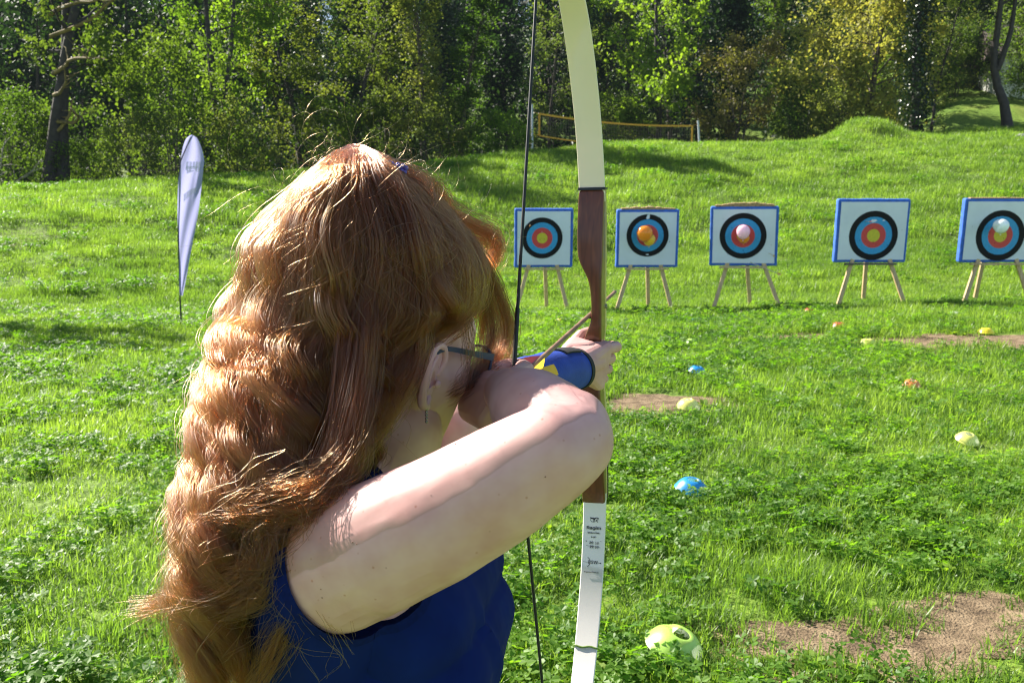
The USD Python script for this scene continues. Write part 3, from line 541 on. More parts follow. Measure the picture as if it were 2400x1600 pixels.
my_ = balloonmat('balloon_yellow', (0.75, 0.42, 0.03))
balloon('orange balloon on the red ring of the target right of the riser', 1511, 548, 37, 39, 17.95, mo)
balloon('small yellow-orange balloon half behind the orange one', 1521, 562, 30, 30, 18.05, my_)
balloon('pale pink balloon on the target with straw on top', 1742, 544, 31, 35, 17.4, mp_)
balloon('small orange balloon peeping out under the pink one', 1743, 559, 27, 24, 17.55, mo)
balloon('white balloon on the target at the right edge', 2346, 530, 35, 35, 16.9, mw_)
# ------------------------------------------------------------------ arrows stuck in the targets
mat_shaft = plain('arrow_shaft_wood', (0.23, 0.13, 0.08), 0.45, 0.4, 20)
mat_vane_o = plain('vane_orange', (0.80, 0.35, 0.04), 0.45); mat_vane_y = plain('vane_yellow', (0.80, 0.52, 0.01), 0.4, 0.05); mat_vane_p = plain('vane_pink', (0.85, 0.2, 0.22), 0.45)
mat_pale = plain('pale_shaft', (0.6, 0.55, 0.45), 0.5)
def arrow(label, tip, nock, mshaft, mvane, rad=0.004, vl=0.06, vh=0.014, group=None, banded=False, roll=0.3, vs=0.022, mix=None):
    tip, nock = np.array(tip), np.array(nock); d = unit(tip-nock); L = np.linalg.norm(tip-nock)
    X = unit(np.cross(d, [0, 0, 1])); Y = np.cross(d, X); o = thing('arrow', label, 'arrow', nock, group=group)
    obj('shaft', tube([d*0.008, d*L*0.5, d*(L-0.02)], rad, 12), mshaft, o, smooth=50)
    obj('point', tube([d*(L-0.021), d*(L-0.012), d*L], [rad*1.15, rad*1.1, 0.0006], 12), plain_steel, o, smooth=50)
    obj('nock', tube([-d*0.004, d*0.004, d*0.012], [rad*0.8, rad*1.15, rad*1.1], 10), mvane, o, smooth=50)
    for k in range(3):
        a = roll + k*2*math.pi/3; e = X*math.cos(a)+Y*math.sin(a); w = np.cross(d, e)*0.0006
        pr = [(vs, 0), (vs+.004, 1), (vs+.023, 0.85), (vs+vl*0.6, 0.5), (vs+vl, 0)]
        A = np.array([d*s + e*(rad*0.9 + h*vh) for s, h in pr] + [d*(vs+vl)+e*rad*0.5, d*vs+e*rad*0.5]); n = len(A)
        V = np.vstack([A-w, A+w]); F = [[0, i, i+1] for i in range(1, n-1)] + [[n, n+i+1, n+i] for i in range(1, n-1)] + [[i, (i+1) % n, n+(i+1) % n] for i in range(n)] + [[i, n+(i+1) % n, n+i] for i in range(n)]
        obj('vane', (V, np.array(F)), mix if mix and k == 1 else mvane, o)
    return o, d, X, Y
plain_steel = plain('steel', (0.45, 0.44, 0.42), 0.3, 0.1, metallic=1.0)
def stuck(label, px, py, d, off, ms, mv):
    n = P(px, py, d-0.55); t = n + np.array(off); arrow(label, t, n, ms, mv, 0.006, 0.08, 0.022, 'arrows stuck in the targets')
stuck('orange-vaned arrow in the upper left of the leftmost target, outside the black ring', 1242, 529, 18.6, (0.03, 0.60, 0.06), mat_pale, mat_vane_o)
stuck('arrow standing at the top of the gold centre of the leftmost target', 1271, 545, 18.6, (0.0, 0.6, 0.04), mat_pale, mat_vane_p)
stuck('yellow-vaned arrow low at the right edge of the straw-topped target', 1816, 601, 17.9, (-0.04, 0.6, 0.1), mat_pale, mat_vane_y)
stuck('arrow hanging below the straw-topped target, its orange vanes to the lower right', 1831, 644, 17.7, (-0.45, 0.55, 0.22), mat_pale, mat_vane_o)
stuck('pink-nocked arrow above the gold of the target without balloon', 2043, 520, 17.6, (0.0, 0.6, 0.03), mat_pale, mat_vane_p)
# ------------------------------------------------------------------ marker cones
def disc(label, px, py, mat, tilt=(0, 0), s=1.0, flat=False, notch=0):
    p = G(px, py + 6/s if not flat else py); r = 0.1*s; h = (0.055 if not flat else 0.02)*s
    h *= 1.08; out = [[r, 0], [r*0.95, h*0.10], [r*0.82, h*0.48], [r*0.62, h*0.82], [r*0.45, h*0.97], [r*0.33, h*1.0]]
    inn = [[a-0.003, b-0.003] for a, b in out[::-1]]
    m = lathe(out + inn + [out[0]], 36)
    if notch:
        an = np.arctan2(m.vertices[:, 1], m.vertices[:, 0]); k = np.exp(-((an-notch)/0.35)**2) ; rr = np.hypot(m.vertices[:, 0], m.vertices[:, 1])/r
        m.vertices[:, 2] -= 0.032*k*sstep(.75, .4, rr); m.vertices *= np.c_[1+0*k, 1+0*k, 1+0*k]
    R = trimesh.transformations.euler_matrix(tilt[0], tilt[1], 0); m.apply_transform(R)
    p[2] += (0.014 if p[1] < 4 else 0.034) + 0.5*r*abs(math.sin(tilt[0])) + 0.4*r*abs(math.sin(tilt[1]))
    o = thing('marker_cone', label, 'marker cone', p); obj('disc', m, mat, o, smooth=40)
def conemat(n, c): return M(n, {'p': ('principled_bsdf', {'base_color': c, 'roughness': 0.35, 'subsurface_weight': 0.25, 'subsurface_scale': 0.01, 'subsurface_radius': (1, 1, 1)})}, [], 'p.BSDF')
cl, cb, cr, cy, cw, co = conemat('cone_lime', (0.40, 0.66, 0.10)), conemat('cone_blue', (0.015, 0.24, 0.68)), conemat('cone_red', (0.72, 0.06, 0.04)), conemat('cone_yellow', (0.80, 0.66, 0.03)), conemat('cone_white', (0.78, 0.80, 0.84)), conemat('cone_orange', (0.75, 0.20, 0.06))
cly = conemat('cone_pale_yellow', (0.72, 0.75, 0.16))
disc('lime green marker cone tilted in the grass, nearest and largest', 1581, 1536, cl, (0.18, 0.30), 1.15, notch=2.2)
disc('blue marker cone half sunk in the grass beside the lower bow limb', 1620, 1157, cb, (0.16, 0.12))
disc('pale yellow marker cone on the bare soil patch', 1612, 957, cly, (0.2, -0.05))
disc('blue marker cone just behind the bare soil patch', 1633, 874, cb, (0.1, 0.15))
disc('lime marker cone between two blue ones in the column right of the bow', 1622, 803, cl)
disc('small far blue marker cone below the second target', 1631, 753, cb)
disc('tiny lime marker cone farthest in the column, behind the far blue one', 1629, 738, cl)
disc('small dark red marker cone between the third and fourth target', 1896, 728, cr)
disc('lime marker cone left of the legs of the target without balloon', 1936, 741, cl)
disc('bright red marker cone in front of the target without balloon', 1966, 766, cr, s=1.2)
disc('pale lime marker cone right of and nearer than the red one', 2033, 807, cly, s=1.2)
disc('orange marker cone nearly hidden in the grass at the right', 2136, 907, co, (0.3, 0), s=0.9)
disc('yellow marker cone in front of the rightmost target', 2310, 780, cy, s=1.15)
disc('white flat disc lying by the left leg of the rightmost target', 2243, 741, cw, (0.1, 0.1), s=1.25, flat=True)
disc('pale yellow marker cone in the deep grass at the right', 2266, 1040, cly, (0.35, 0.1), s=0.85)
disc('white marker cone left of the riser, behind the yellow one', 1355, 737, cw)
disc('yellow marker cone left of the riser above the arrow', 1314, 753, cy, s=1.1)
disc('white marker cone above the arrow, nearest of the three left of the riser', 1268, 785, cw)
# ------------------------------------------------------------------ feather flag
mat_flag = M('flag_cloth', {'g': ('texture_coordinate', {}), 'n': ('noise_texture', {'scale': 4}), 'r': ('rgb_ramp', {'ramp': [(.3, (.36, .36, .66)), (.7, (.42, .42, .72))]}),
    'd': ('principled_bsdf', {'roughness': 0.6, 'sheen_weight': 0.2}), 't': ('translucent_bsdf', {'color': (.44, .44, .78)}), 'x': ('mix_closure', {'fac': 0.45})},
    [('g.object', 'n.vector'), ('n.fac', 'r.fac'), ('r.color', 'd.base_color'), ('d.BSDF', 'x.closure1'), ('t.BSDF', 'x.closure2')], 'x.closure')
mat_pole = plain('black_pole', (0.012, 0.012, 0.013), 0.4); mat_white = M('white_print', {'d': ('diffuse_bsdf', {'color': (.8, .8, .82)}), 't': ('translucent_bsdf', {'color': (.8, .8, .84)}), 'x': ('mix_closure', {'fac': 0.5})}, [('d.BSDF', 'x.closure1'), ('t.BSDF', 'x.closure2')], 'x.closure')
fb = G(424, 771); fd = fb[1]; fo = thing('feather_flag', 'lavender feather flag on a black pole, left of the archer', 'flag', fb)
def fpt(px, py): q = P(px, py, 1.0)-[0, 0, CAMZ]; q = np.array([0, 0, CAMZ]) + q*(fd/q[1]); return q-fb
LE = [(449, 316), (437, 324), (428, 345), (421, 385), (418, 430), (417, 480), (417, 540), (418, 600), (420, 650), (421, 692)]
RE = [(449, 316), (462, 324), (472, 345), (479, 372), (478, 392), (472, 440), (462, 510), (448, 590), (437, 650), (428, 693)]
n = 60; le = spline([fpt(*a) for a in LE], n); re = spline([fpt(*a) for a in RE], n); m_ = 18; V = []
for i in range(n):
    for j in range(m_):
        k = j/(m_-1); q = le[i]*(1-k)+re[i]*k; w = np.linalg.norm(re[i]-le[i])
        q = q + np.array([0, 1, 0])*(0.10*w*math.sin(math.pi*k) + 0.018*math.sin(9*k+i*0.18)*min(1, w*3) + 0.05*w*math.exp(-((k-0.75+0.012*(i-18))/0.08)**2)*math.exp(-((i-17)/7)**2)*2); V.append(q)
F = [[i*m_+j, i*m_+j+1, (i+1)*m_+j+1, (i+1)*m_+j] for i in range(n-1) for j in range(m_-1)]
V = np.array(V); sail = trimesh.Trimesh(V, np.array([[f[a] for a in t] for f in F for t in ((0, 1, 2), (0, 2, 3))]), process=False)
obj('sail', sail, mat_flag, fo, smooth=True)
obj('pole', tube(np.vstack([[[0, 0, -0.1]], [fpt(423, 730)], le[::-6][:-1], [le[0]+[0, 0.004, 0.004]]])+[0, 0.012, 0], [0.016, 0.014]+[0.011]*len(le[::-6][:-1])+[0.006], 8), mat_pole, fo, smooth=True)
G3 = V.reshape(n, m_, 3)
def onsail(u, v):
    i, j = v*(n-1), u*(m_-1); a, b = int(min(i, n-2)), int(min(j, m_-2)); s, t = i-a, j-b
    return G3[a, b]*(1-s)*(1-t)+G3[a+1, b]*s*(1-t)+G3[a, b+1]*(1-s)*t+G3[a+1, b+1]*s*t
def sailpatch(u0, u1, v0, v1, v2, v3):
    K = 8; A, Fp = [], []
    for i in range(K+1):
        for j in range(K+1):
            u = u0+(u1-u0)*j/K; t0 = v0+(v1-v0)*j/K; t1 = v2+(v3-v2)*j/K; A.append(onsail(u, t0+(t1-t0)*i/K)-[0, 0.004, 0])
    for i in range(K):
        for j in range(K):
            a = i*(K+1)+j; Fp += [[a, a+1, a+K+2], [a, a+K+2, a+K+1]]
    return trimesh.Trimesh(np.array(A), np.array(Fp), process=False)
prn = [(.26+.115*i, .26+.115*i+.09, .185, .185, .205+.05*(0.6+0.4*math.sin(i*2.1)), .205+.05*(0.6+0.4*math.sin(i*2.1+1))) for i in range(5)] + [(.26, .72, .212, .212, .236, .225), (.3, .55, .24, .235, .262, .245)]
obj('print', cat([sailpatch(*q) for q in prn]), mat_white, fo, smooth=True)
obj('print', cat([sailpatch(.24+.09*i, .24+.09*i+.08, .385-.045*math.sin(i*.3), .385-.045*math.sin((i+1)*.3), .43-.055*math.sin(i*.26), .43-.055*math.sin((i+1)*.26)) for i in range(6)]), mat_white, fo, smooth=True)
# ------------------------------------------------------------------ volleyball net
mat_net = plain('net_band_yellow', (0.55, 0.27, 0.02), 0.7); mat_post = plain('net_post_grey', (0.42, 0.45, 0.5), 0.45)
mat_netting = plain('netting_dark', (0.03, 0.03, 0.03), 0.8)
nl, nr = onground(1247, 43.5), onground(1636, 46.5)
no = thing('volleyball_net', 'volleyball net with yellow bands on the bank behind the targets', 'net', (0, 0, 0))
def np_(px, py, d): q = P(px, py, 1.0)-[0, 0, CAMZ]; return np.array([0, 0, CAMZ])+q*(d/q[1])
A0, A1, B0, B1 = np_(1264, 267, 43.7), np_(1264, 318, 43.7), np_(1622, 295, 46.4), np_(1622, 344, 46.4)
for b, top in ((nl, np_(1247, 245, 43.5)), (nr, np_(1636, 283, 46.5))): obj('post', tube([b-[0, 0, .3], top], 0.05, 10), mat_post, no, smooth=40)
def band(a, b, w, sag):
    t = np.linspace(0, 1, 16); p = a+(b-a)*t[:, None]; p[:, 2] -= sag*4*t*(1-t); V = np.concatenate([p+[0, -.006, w/2], p-[0, .006, w/2], p+[0, .006, w/2], p-[0, -.006, w/2]]); F = []
    for i in range(15):
        for u, v in ((0, 16), (16, 48), (48, 32), (32, 0)): F += [[u+i, u+i+1, v+i+1], [u+i, v+i+1, v+i]]
    return V, np.array(F)
obj('top_band', band(A0, B0, 0.085, 0.17), mat_net, no); obj('bottom_band', band(A1, B1, 0.06, 0.2), mat_net, no)
for a, b in ((A0, A1), (B0, B1)): obj('side_band', box((a+b)/2, (0.09, 0.014, np.linalg.norm(a-b))), mat_net, no)
cords = []
for t in np.linspace(0.02, .98, 60):
    a, b = A0+(B0-A0)*t, A1+(B1-A1)*t; sg = 4*t*(1-t); cords.append(tube([a-[0, 0, .17*sg], b-[0, 0, .2*sg]], 0.0035, 3, False))
for s in np.linspace(.12, .88, 6):
    cords.append(tube([(A0+(B0-A0)*t)*(1-s)+(A1+(B1-A1)*t)*s-[0, 0, .18*4*t*(1-t)] for t in np.linspace(0, 1, 12)], 0.0035, 3, False))
obj('netting', cat(cords), mat_netting, no, kind='stuff')
for p0, b in ((A0, np_(1247, 262, 43.5)), (A1, np_(1247, 312, 43.5)), (B0, np_(1636, 291, 46.5))): obj('guy_cord', tube([p0, b], 0.008, 5), mat_net, no)
# ------------------------------------------------------------------ white house behind the trees at the right, bench on the bank top, stones
hb = onground(2345, 66); ho = thing('house', 'white house showing through the trees at the upper right', 'house', hb, -0.25)
mat_wall = plain('white_render', (0.80, 0.79, 0.76), 0.8, 0.05, 2); mat_roof = plain('roof_tile', (0.12, 0.09, 0.08), 0.8, 0.3, 20); mat_glass_dark = plain('window_pane', (0.03, 0.035, 0.04), 0.1, 0.1)
obj('wall', to_tm(m3.Manifold.cube((8, 6, 3.6)).translate((-1.0, 0, -.6)) - m3.Manifold.cube((1.1, .3, 1.3)).translate((0.2, -.15, 1.0)) - m3.Manifold.cube((1.1, .3, 1.3)).translate((3.0, -.15, 1.0))), mat_wall, ho)
for x in (0.2, 3.0):
    obj('window_pane', box([x+.55, 0.12, 1.65], [1.1, 0.02, 1.3]), mat_glass_dark, ho)
    obj('window_frame', cat([box([x+.04, .08, 1.65], [.08, .06, 1.3]), box([x+1.06, .08, 1.65], [.08, .06, 1.3]), box([x+.55, .08, 1.65], [.06, .05, 1.3])]), mat_wall, ho)
obj('roof', trimesh.Trimesh(*(lambda V, F: (np.array(V, float), np.array(F)))([[-1.6, -.6, 2.95], [7.6, -.6, 2.95], [7.6, 6.6, 2.95], [-1.6, 6.6, 2.95], [-1.6, 3, 5.6], [7.6, 3, 5.6]], [[0, 1, 5], [0, 5, 4], [2, 3, 4], [2, 4, 5], [0, 4, 3], [1, 2, 5], [0, 3, 2], [0, 2, 1]]), process=False), mat_roof, ho)
lg = onground(1508, 44.5); lo = thing('log', 'pale cut log lying on the bank top under the net', 'log', lg, 0.2)
lp_ = spline([[-.55, 0, .12], [-.2, .03, .16], [.2, 0, .2], [.45, 0, .26]], 8); obj('wood', tube(lp_, [.09, .1, .1, .1, .09, .09, .09, .08], 10, False), mat_dead, lo, smooth=40)
obj('cut_face', tube([lp_[-1], lp_[-1]+[.012, 0, .003]], [0.081, 0.078], 10), mat_pale, lo, smooth=40)
st = onground(2372, 41); g_ = np.random.default_rng(4); sm_ = trimesh.creation.icosphere(3, 0.22); sm_.vertices *= (1+0.5*(meshkit.fbm(sm_.vertices*6, 3, 1)-0.5))[:, None]*[1.3, .8, .6]; sm_.apply_translation(st+[0, 0, 0.05])
tag(obj('stone', sm_, plain('grey_stone', (0.25, 0.25, 0.25), 0.85, 0.3, 15), None, smooth=True), 'grey stone on the bank near the right edge', 'stone')
# ------------------------------------------------------------------ the bow: A along the arrow, L to its right, U up the bow
NOCK, REST = P(1203, 900, 1.03), P(1385, 735, 1.60)
A = unit(REST-NOCK); L = unit(np.cross(A, [0, 0, 1.0])); U = np.cross(L, A); L, U = unit(L + .0125*U), unit(U - .0125*L)
O = P(1391, 822, 1.60)                                   # middle of the grip
def B(l, a, u): return O + L*l + A*a + U*u
mat_riser = M('riser_wood', {'g': ('texture_coordinate', {}), 'mp': ('mapping', {'scale': (60, 60, 3)}), 'n': ('noise_texture', {'scale': 2.2, 'detail': 6, 'distortion': 0.8}),
    'r': ('rgb_ramp', {'ramp': [(0.25, (0.058, 0.016, 0.008)), (0.55, (0.105, 0.029, 0.013)), (0.8, (0.155, 0.047, 0.02))]}),
    'p': ('principled_bsdf', {'roughness': 0.32, 'coat_weight': 0.4, 'coat_roughness': 0.15})},
    [('g.object', 'mp.vector'), ('mp.vector', 'n.vector'), ('n.fac', 'r.fac'), ('r.color', 'p.base_color')], 'p.BSDF')
mat_maple = plain('maple_laminate', (0.50, 0.40, 0.17), 0.4, 0.15, 20)
mat_limb = plain('limb_white', (0.76, 0.72, 0.68), 0.28, 0.03, 8, coat_weight=0.3)
mat_limb_up = plain('limb_white_warm_bounce', (0.80, 0.69, 0.61), 0.28, 0.03, 8, coat_weight=0.3)  # a white limb too; warm bounce from the grass is put into its colour
mat_limb_edge = plain('limb_edge', (0.60, 0.52, 0.30), 0.4)
mat_blackp = plain('black_plastic', (0.012, 0.012, 0.012), 0.4)
mat_string = plain('black_string', (0.012, 0.012, 0.014), 0.6, 0.3, 200)
mat_ink = plain('black_ink', (0.02, 0.02, 0.022), 0.5)
bow = thing('recurve_bow', 'wooden recurve bow with white limbs, drawn by the archer', 'bow', (0, 0, 0))
def loft(rows, bev=0.004):
    """sections (u, l0, l1, a0, a1) with chamfered corners"""
    V = []
    for u, l0, l1, a0, a1 in rows:
        b = min(bev, (l1-l0)*0.35, (a1-a0)*0.35)
        V += [B(*q, u) for q in ((l0+b, a0), (l1-b, a0), (l1-b*.3, a0+b*.3), (l1, a0+b), (l1, a1-b), (l1-b, a1), (l0+b, a1), (l0, a1-b), (l0, a0+b), (l0+b*.3, a0+b*.3))]
    n = 10; k = len(rows); F = []
    for i in range(k-1):
        for j in range(n): a, b = i*n+j, i*n+(j+1) % n; F += [[a, b, b+n], [a, b+n, a+n]]
    F += [[0, j+1, j] for j in range(1, n-1)] + [[(k-1)*n, (k-1)*n+j, (k-1)*n+j+1] for j in range(1, n-1)]
    return trimesh.Trimesh(np.array(V), np.array(F), process=False)
# riser outline read off its belly side: height, left, right edge, depth of belly and back
RW = np.array([[.276, -.0215, .0210, -.004, .022], [.262, -.0225, .0215, -.010, .026], [.20, -.0235, .021, -.022, .030], [.165, -.0225, .0205, -.026, .032], [.152, -.0190, .0203, -.028, .034], [.142, -.0115, .0200, -.030, .035],
    [.130, -.0050, .0195, -.031, .036], [.112, -.0005, .0190, -.032, .036], [.085, .0010, .0190, -.032, .036], [.062, .0010, .0190, -.033, .036], [.048, -.0010, .0190, -.034, .035], [.036, -.0080, .0195, -.036, .033],
    [.026, -.0135, .0190, -.034, .028], [.010, -.0140, .0165, -.028, .022], [-.02, -.0140, .0150, -.026, .022], [-.05, -.0150, .0150, -.030, .026], [-.072, -.0205, .0165, -.036, .032], [-.10, -.0250, .0180, -.034, .034], [-.15, -.0250, .0185, -.028, .032], [-.20, -.0235, .0190, -.022, .030], [-.26, -.0220, .0195, -.010, .026], [-.274, -.0215, .0195, -.004, .022]])
uu = np.linspace(.276, -.274, 90); RR = np.stack([uu] + [np.interp(uu[::-1], RW[::-1, 0], RW[::-1, c])[::-1] for c in range(1, 5)], -1)
for c in range(1, 5): RR[2:-2, c] = np.convolve(RR[:, c], np.ones(5)/5, 'same')[2:-2]
RR = RR[::-1]
core, lam = RR.copy(), RR.copy(); split = RR[:, 3] + 0.70*(RR[:, 4]-RR[:, 3]); core[:, 4] = split; lam[:, 3] = split - 0.0004; lam[:, 1] += 0.0015; lam[:, 2] -= 0.0003
obj('riser', loft(core), mat_riser, bow, smooth=32); obj('laminate', loft(lam, 0.003), mat_maple, bow, smooth=32)
for lo_, hi_ in ((.205, .274), (-.272, -.215)):
    u_ = np.linspace(lo_, hi_, 8); obj('back_plate', loft(np.stack([u_, np.full(8, -.019), np.full(8, .0205), np.interp(u_, RR[:, 0], RR[:, 4])+.0004, np.interp(u_, RR[:, 0], RR[:, 4])+.006], -1), .002), mat_blackp, bow, smooth=32)
    obj('limb_bolt', frame_to(trimesh.creation.cylinder(0.008, 0.006, sections=20), B(0, .036 if lo_ > 0 else .035, (lo_+hi_)/2), L, U, -A), plain_steel, bow, smooth=40)
obj('limb_collar', loft(np.array([[.2745, -.0235, .0235, -.008, .0245], [.279, -.0235, .0235, -.007, .0245]]), .002), mat_blackp, bow)
obj('sight_bushing', frame_to(trimesh.creation.cylinder(0.0045, 0.004, sections=16), B(.0195, .022, .075), U, A, L), plain_steel, bow, smooth=40)
# limbs: (height, towards the archer, half width)
def limb_mesh(sg):
    k = spline([[.255, .002, .0218], [.30, .010, .0218], [.38, .040, .0216], [.46, .094, .0212], [.53, .165, .0200], [.59, .262, .0170], [.625, .345, .0130], [.655, .405, .0080]], 60)
    k = k*[1, 1.0, 1] if sg > 0 else k*[1, 1.02, .92]
    t = np.gradient(k[:, :2], axis=0); t /= np.linalg.norm(t, axis=1, keepdims=True); nrm = np.stack([t[:, 1], -t[:, 0]], -1)   # towards the back
    th = np.interp(np.arange(60), [0, 10, 59], [.009, .0065, .0035]); V = []
    for i in range(60):
        u, b, w = k[i]; f = np.array([-nrm[i, 1], nrm[i, 0]])
        def q(l, s): return B(l, -(b) + abs(nrm[i, 0])*0 + s*abs(t[i, 0]), sg*(u + s*t[i, 1]*1.0))
        c = 0.0012
        V += [q(-w+c, 0), q(w-c, 0), q(w, c), q(w, th[i]-c), q(w-c, th[i]), q(-w+c, th[i]), q(-w, th[i]-c), q(-w, c)]
    F = []
    for i in range(59):
        for j in range(8):
            a, b = i*8+j, i*8+(j+1) % 8; f = [[a, b, b+8], [a, b+8, a+8]]; F += f if sg < 0 else [x[::-1] for x in f]
    F += [[472, 472+j, 472+j+1] for j in range(1, 7)]
    return trimesh.Trimesh(np.array(V), np.array(F), process=False), k
LIMB_K = 0.92
um, uk = limb_mesh(1); lm_, lk = limb_mesh(-1)
obj('limb', um, mat_limb_up, bow, smooth=35, label='upper white limb with warm bounce light put into its colour'); lower = obj('limb', lm_, mat_limb, bow, smooth=35, label='lower white limb with printed lettering')
def on_limb(l, u, off=0.0006):
    """a place on the belly face of the lower limb and its frame"""
    b = np.interp(u, lk[:, 0], lk[:, 1]); b2 = np.interp(u+.01, lk[:, 0], lk[:, 1]); d = unit([0.01, b2-b]); Y = -(-U*d[0]*-1*1.0) if False else unit(U*d[0] + A*d[1]); Nn = unit(np.cross(L, Y)); Nn = -Nn if np.dot(Nn, A) > 0 else Nn
    return B(l, -b, -u) + Nn*off, L, Y, Nn
def onl(mesh, l, u):
    p, X, Y, Z = on_limb(l, u); return frame_to(mesh, p, X, Y, np.cross(X, Y))
def word(s, h, l, u, bold=False, sx=1.0):
    m = meshkit.text_mesh(s, h, 0.0003, bold); m.vertices[:, 0] -= (m.bounds[0, 0]+m.bounds[1, 0])/2; m.vertices[:, 0] *= sx; return onl(m, l, u)
def stroke(pts, w, l, u): 
    m = tube(np.c_[np.array(pts), np.zeros(len(pts))], w/2, 6); m.vertices[:, 2] = m.vertices[:, 2]*0.15; return onl(m, l, u)
def arc(cx_, cy_, r, a0, a1, n=14, sy=1.0): t = np.radians(np.linspace(a0, a1, n)); return np.stack([cx_+r*np.cos(t), cy_+sy*r*np.sin(t)], -1)
mm = 0.001
logo = [stroke(arc(-1.5*mm, 0, 4.6*mm, 60, 330, sy=.8), .7*mm, 0, .302), stroke([(-7*mm, 3.4*mm), (-2*mm, 2.6*mm), (1*mm, .4*mm)], 2.0*mm, 0, .302), stroke([(2*mm, 3*mm), (0, 0), (-.5*mm, -3.4*mm)], 1.6*mm, 0, .302), stroke([(1*mm, 3.2*mm), (5*mm, 4*mm), (8*mm, 2.8*mm), (7*mm, 1*mm), (3.5*mm, .2*mm), (6.4*mm, -3.6*mm)], 1.5*mm, 0, .302)]
obj('logo', cat(logo), mat_ink, lower)
obj('lettering', word('Ragim', 5.2*mm, 0, .3175, True, 1.25), mat_ink, lower); obj('lettering', word('Made in Italy', 2.5*mm, 0, .3245, True), mat_ink, lower)
obj('lettering', word('# 68"', 2.5*mm, 0, .3315, True), mat_ink, lower)
nums = [word('20', 4.2*mm, -.0035, .3415, True), word('22', 4.2*mm, -.0028, .3480, True), word('18', 4.0*mm, .0065, .3418), word('23', 4.2*mm, .0065, .3482), word('*', 4*mm, -.0125, .340), word('"', 3*mm, .0130, .339),
        stroke([(-.0125, .001), (.0125, -.0015)], .5*mm, 0, .3455)]
obj('lettering', cat(nums), mat_ink, lower)
bsw = [word('BSW', 5.6*mm, .001, .373, False), stroke(arc(-13*mm, 0, 9*mm, -62, 62), .9*mm, 0, .3705), stroke([(-.0165, .0), (-.0075, -.0003)], .5*mm, 0, .3705), stroke([(.0090, -.0005), (.0145, -.0008)], .7*mm, 0, .3705), stroke([(.0130, -.0008), (.0150, -.0009)], 2.0*mm, 0, .3705)]
obj('lettering', cat(bsw), mat_ink, lower); obj('lettering', word('Bogensportwelt.de', 2.1*mm, -.001, .3865), mat_ink, lower)
# a blade of grass caught round the lower limb
bl = []
for t in np.linspace(-1.12, 1.12, 14):
    p, X, Y, Z = on_limb(t*.0208, .487, .0012 if abs(t) < 1 else -.002); bl.append(p + Y*(0.0012*math.sin(t*5)))
gb = tube(np.array(bl), [.0005]+[.0016]*12+[.0005], 6)
tag(obj('grass_blade', gb, plain('grass_blade_single', (0.12, 0.2, 0.03), 0.5), None, smooth=True), 'single green grass blade wrapped round the lower bow limb', 'grass blade')
TU, TL_ = B(0, -uk[-3, 1]-.001, uk[-3, 0]), B(0, -lk[-3, 1]-.001, -lk[-3, 0])
NS = NOCK - A*0.001
obj('string', tube(np.vstack([TU+(NS-TU)*t for t in np.linspace(0, 1, 12)] + [NS+(TL_-NS)*t for t in np.linspace(0.05, 1, 12)]), 0.0019, 8), mat_string, bow, smooth=True)
obj('serving', tube(np.array([NS+(TU-NS)*t for t in np.linspace(.14, 0, 6)] + [NS+(TL_-NS)*t for t in np.linspace(0.02, .14, 6)]), 0.0026, 8), mat_string, bow, smooth=True)
obj('arrow_rest', cat([box([0, 0, 0], [.010, .012, .003]), box([.005, 0, .006], [.002, .014, .014])]).apply_transform(np.vstack([np.c_[np.stack([L, A, U], 1), REST - U*.007 - L*.004 + A*0.005], [0, 0, 0, 1]])), mat_blackp, bow)
arrow('arrow nocked on the bowstring, brown shaft with yellow vanes', NOCK + A*0.95, NOCK + A*0.004, mat_shaft, mat_vane_y, 0.0036, 0.085, 0.013, roll=2.0, vs=0.075, mix=plain('vane_red', (.6, .05, .08), .45))
# ------------------------------------------------------------------ the archer
def sph(p, r, n=24): return m3.Manifold.sphere(r, n).translate(tuple(map(float, p)))
def bones(js, n=24):
    """js: (point, radius) chain -> hulls of neighbours"""
    return [m3.Manifold.batch_hull([sph(*a, n), sph(*b, n)]) for a, b in zip(js[:-1], js[1:])]
def smoothed(man, edge, it=12):
    t = to_tm(man.refine_to_length(edge)); t.merge_vertices(); trimesh.smoothing.filter_taubin(t, 0.5, 0.53, it); return t
def man(t): return m3.Manifold(m3.Mesh(np.asarray(t.vertices, np.float32), np.asarray(t.faces, np.uint32)))
S_R, S_L = P(800, 1318, .805), P(1012, 1045, 1.12)
MID = (S_R+S_L)/2; SH = unit((S_L-S_R)*[1, 1, 0]); NF = np.array([SH[1], -SH[0], 0]); UPZ = np.array([0, 0, 1.0])
def T_(n, s, z): return MID + NF*n + SH*s + UPZ*z
def ball_hull(pts): return m3.Manifold.batch_hull([sph(T_(*p[:3]), p[3]) for p in pts])
CHEST = [(-.01, -.115, -.02, .052), (-.01, .115, -.02, .052), (.035, -.085, -.10, .06), (.035, .085, -.10, .06), (-.05, -.08, -.09, .07), (-.05, .08, -.09, .07)]
BUST = [(.055, -.075, -.155, .052), (.055, .075, -.155, .052), (-.04, -.085, -.16, .075), (-.04, .085, -.16, .075), (.0, -.08, -.25, .078), (.0, .08, -.25, .078)]
WAIST = [(.0, -.07, -.25, .078), (.0, .07, -.25, .078), (-.005, -.055, -.37, .078), (-.005, .055, -.37, .078)]
HIPS = [(-.005, -.055, -.37, .078), (-.005, .055, -.37, .078), (-.02, -.075, -.50, .10), (-.02, .075, -.50, .10), (-.01, -.08, -.58, .095), (-.01, .08, -.58, .095)]
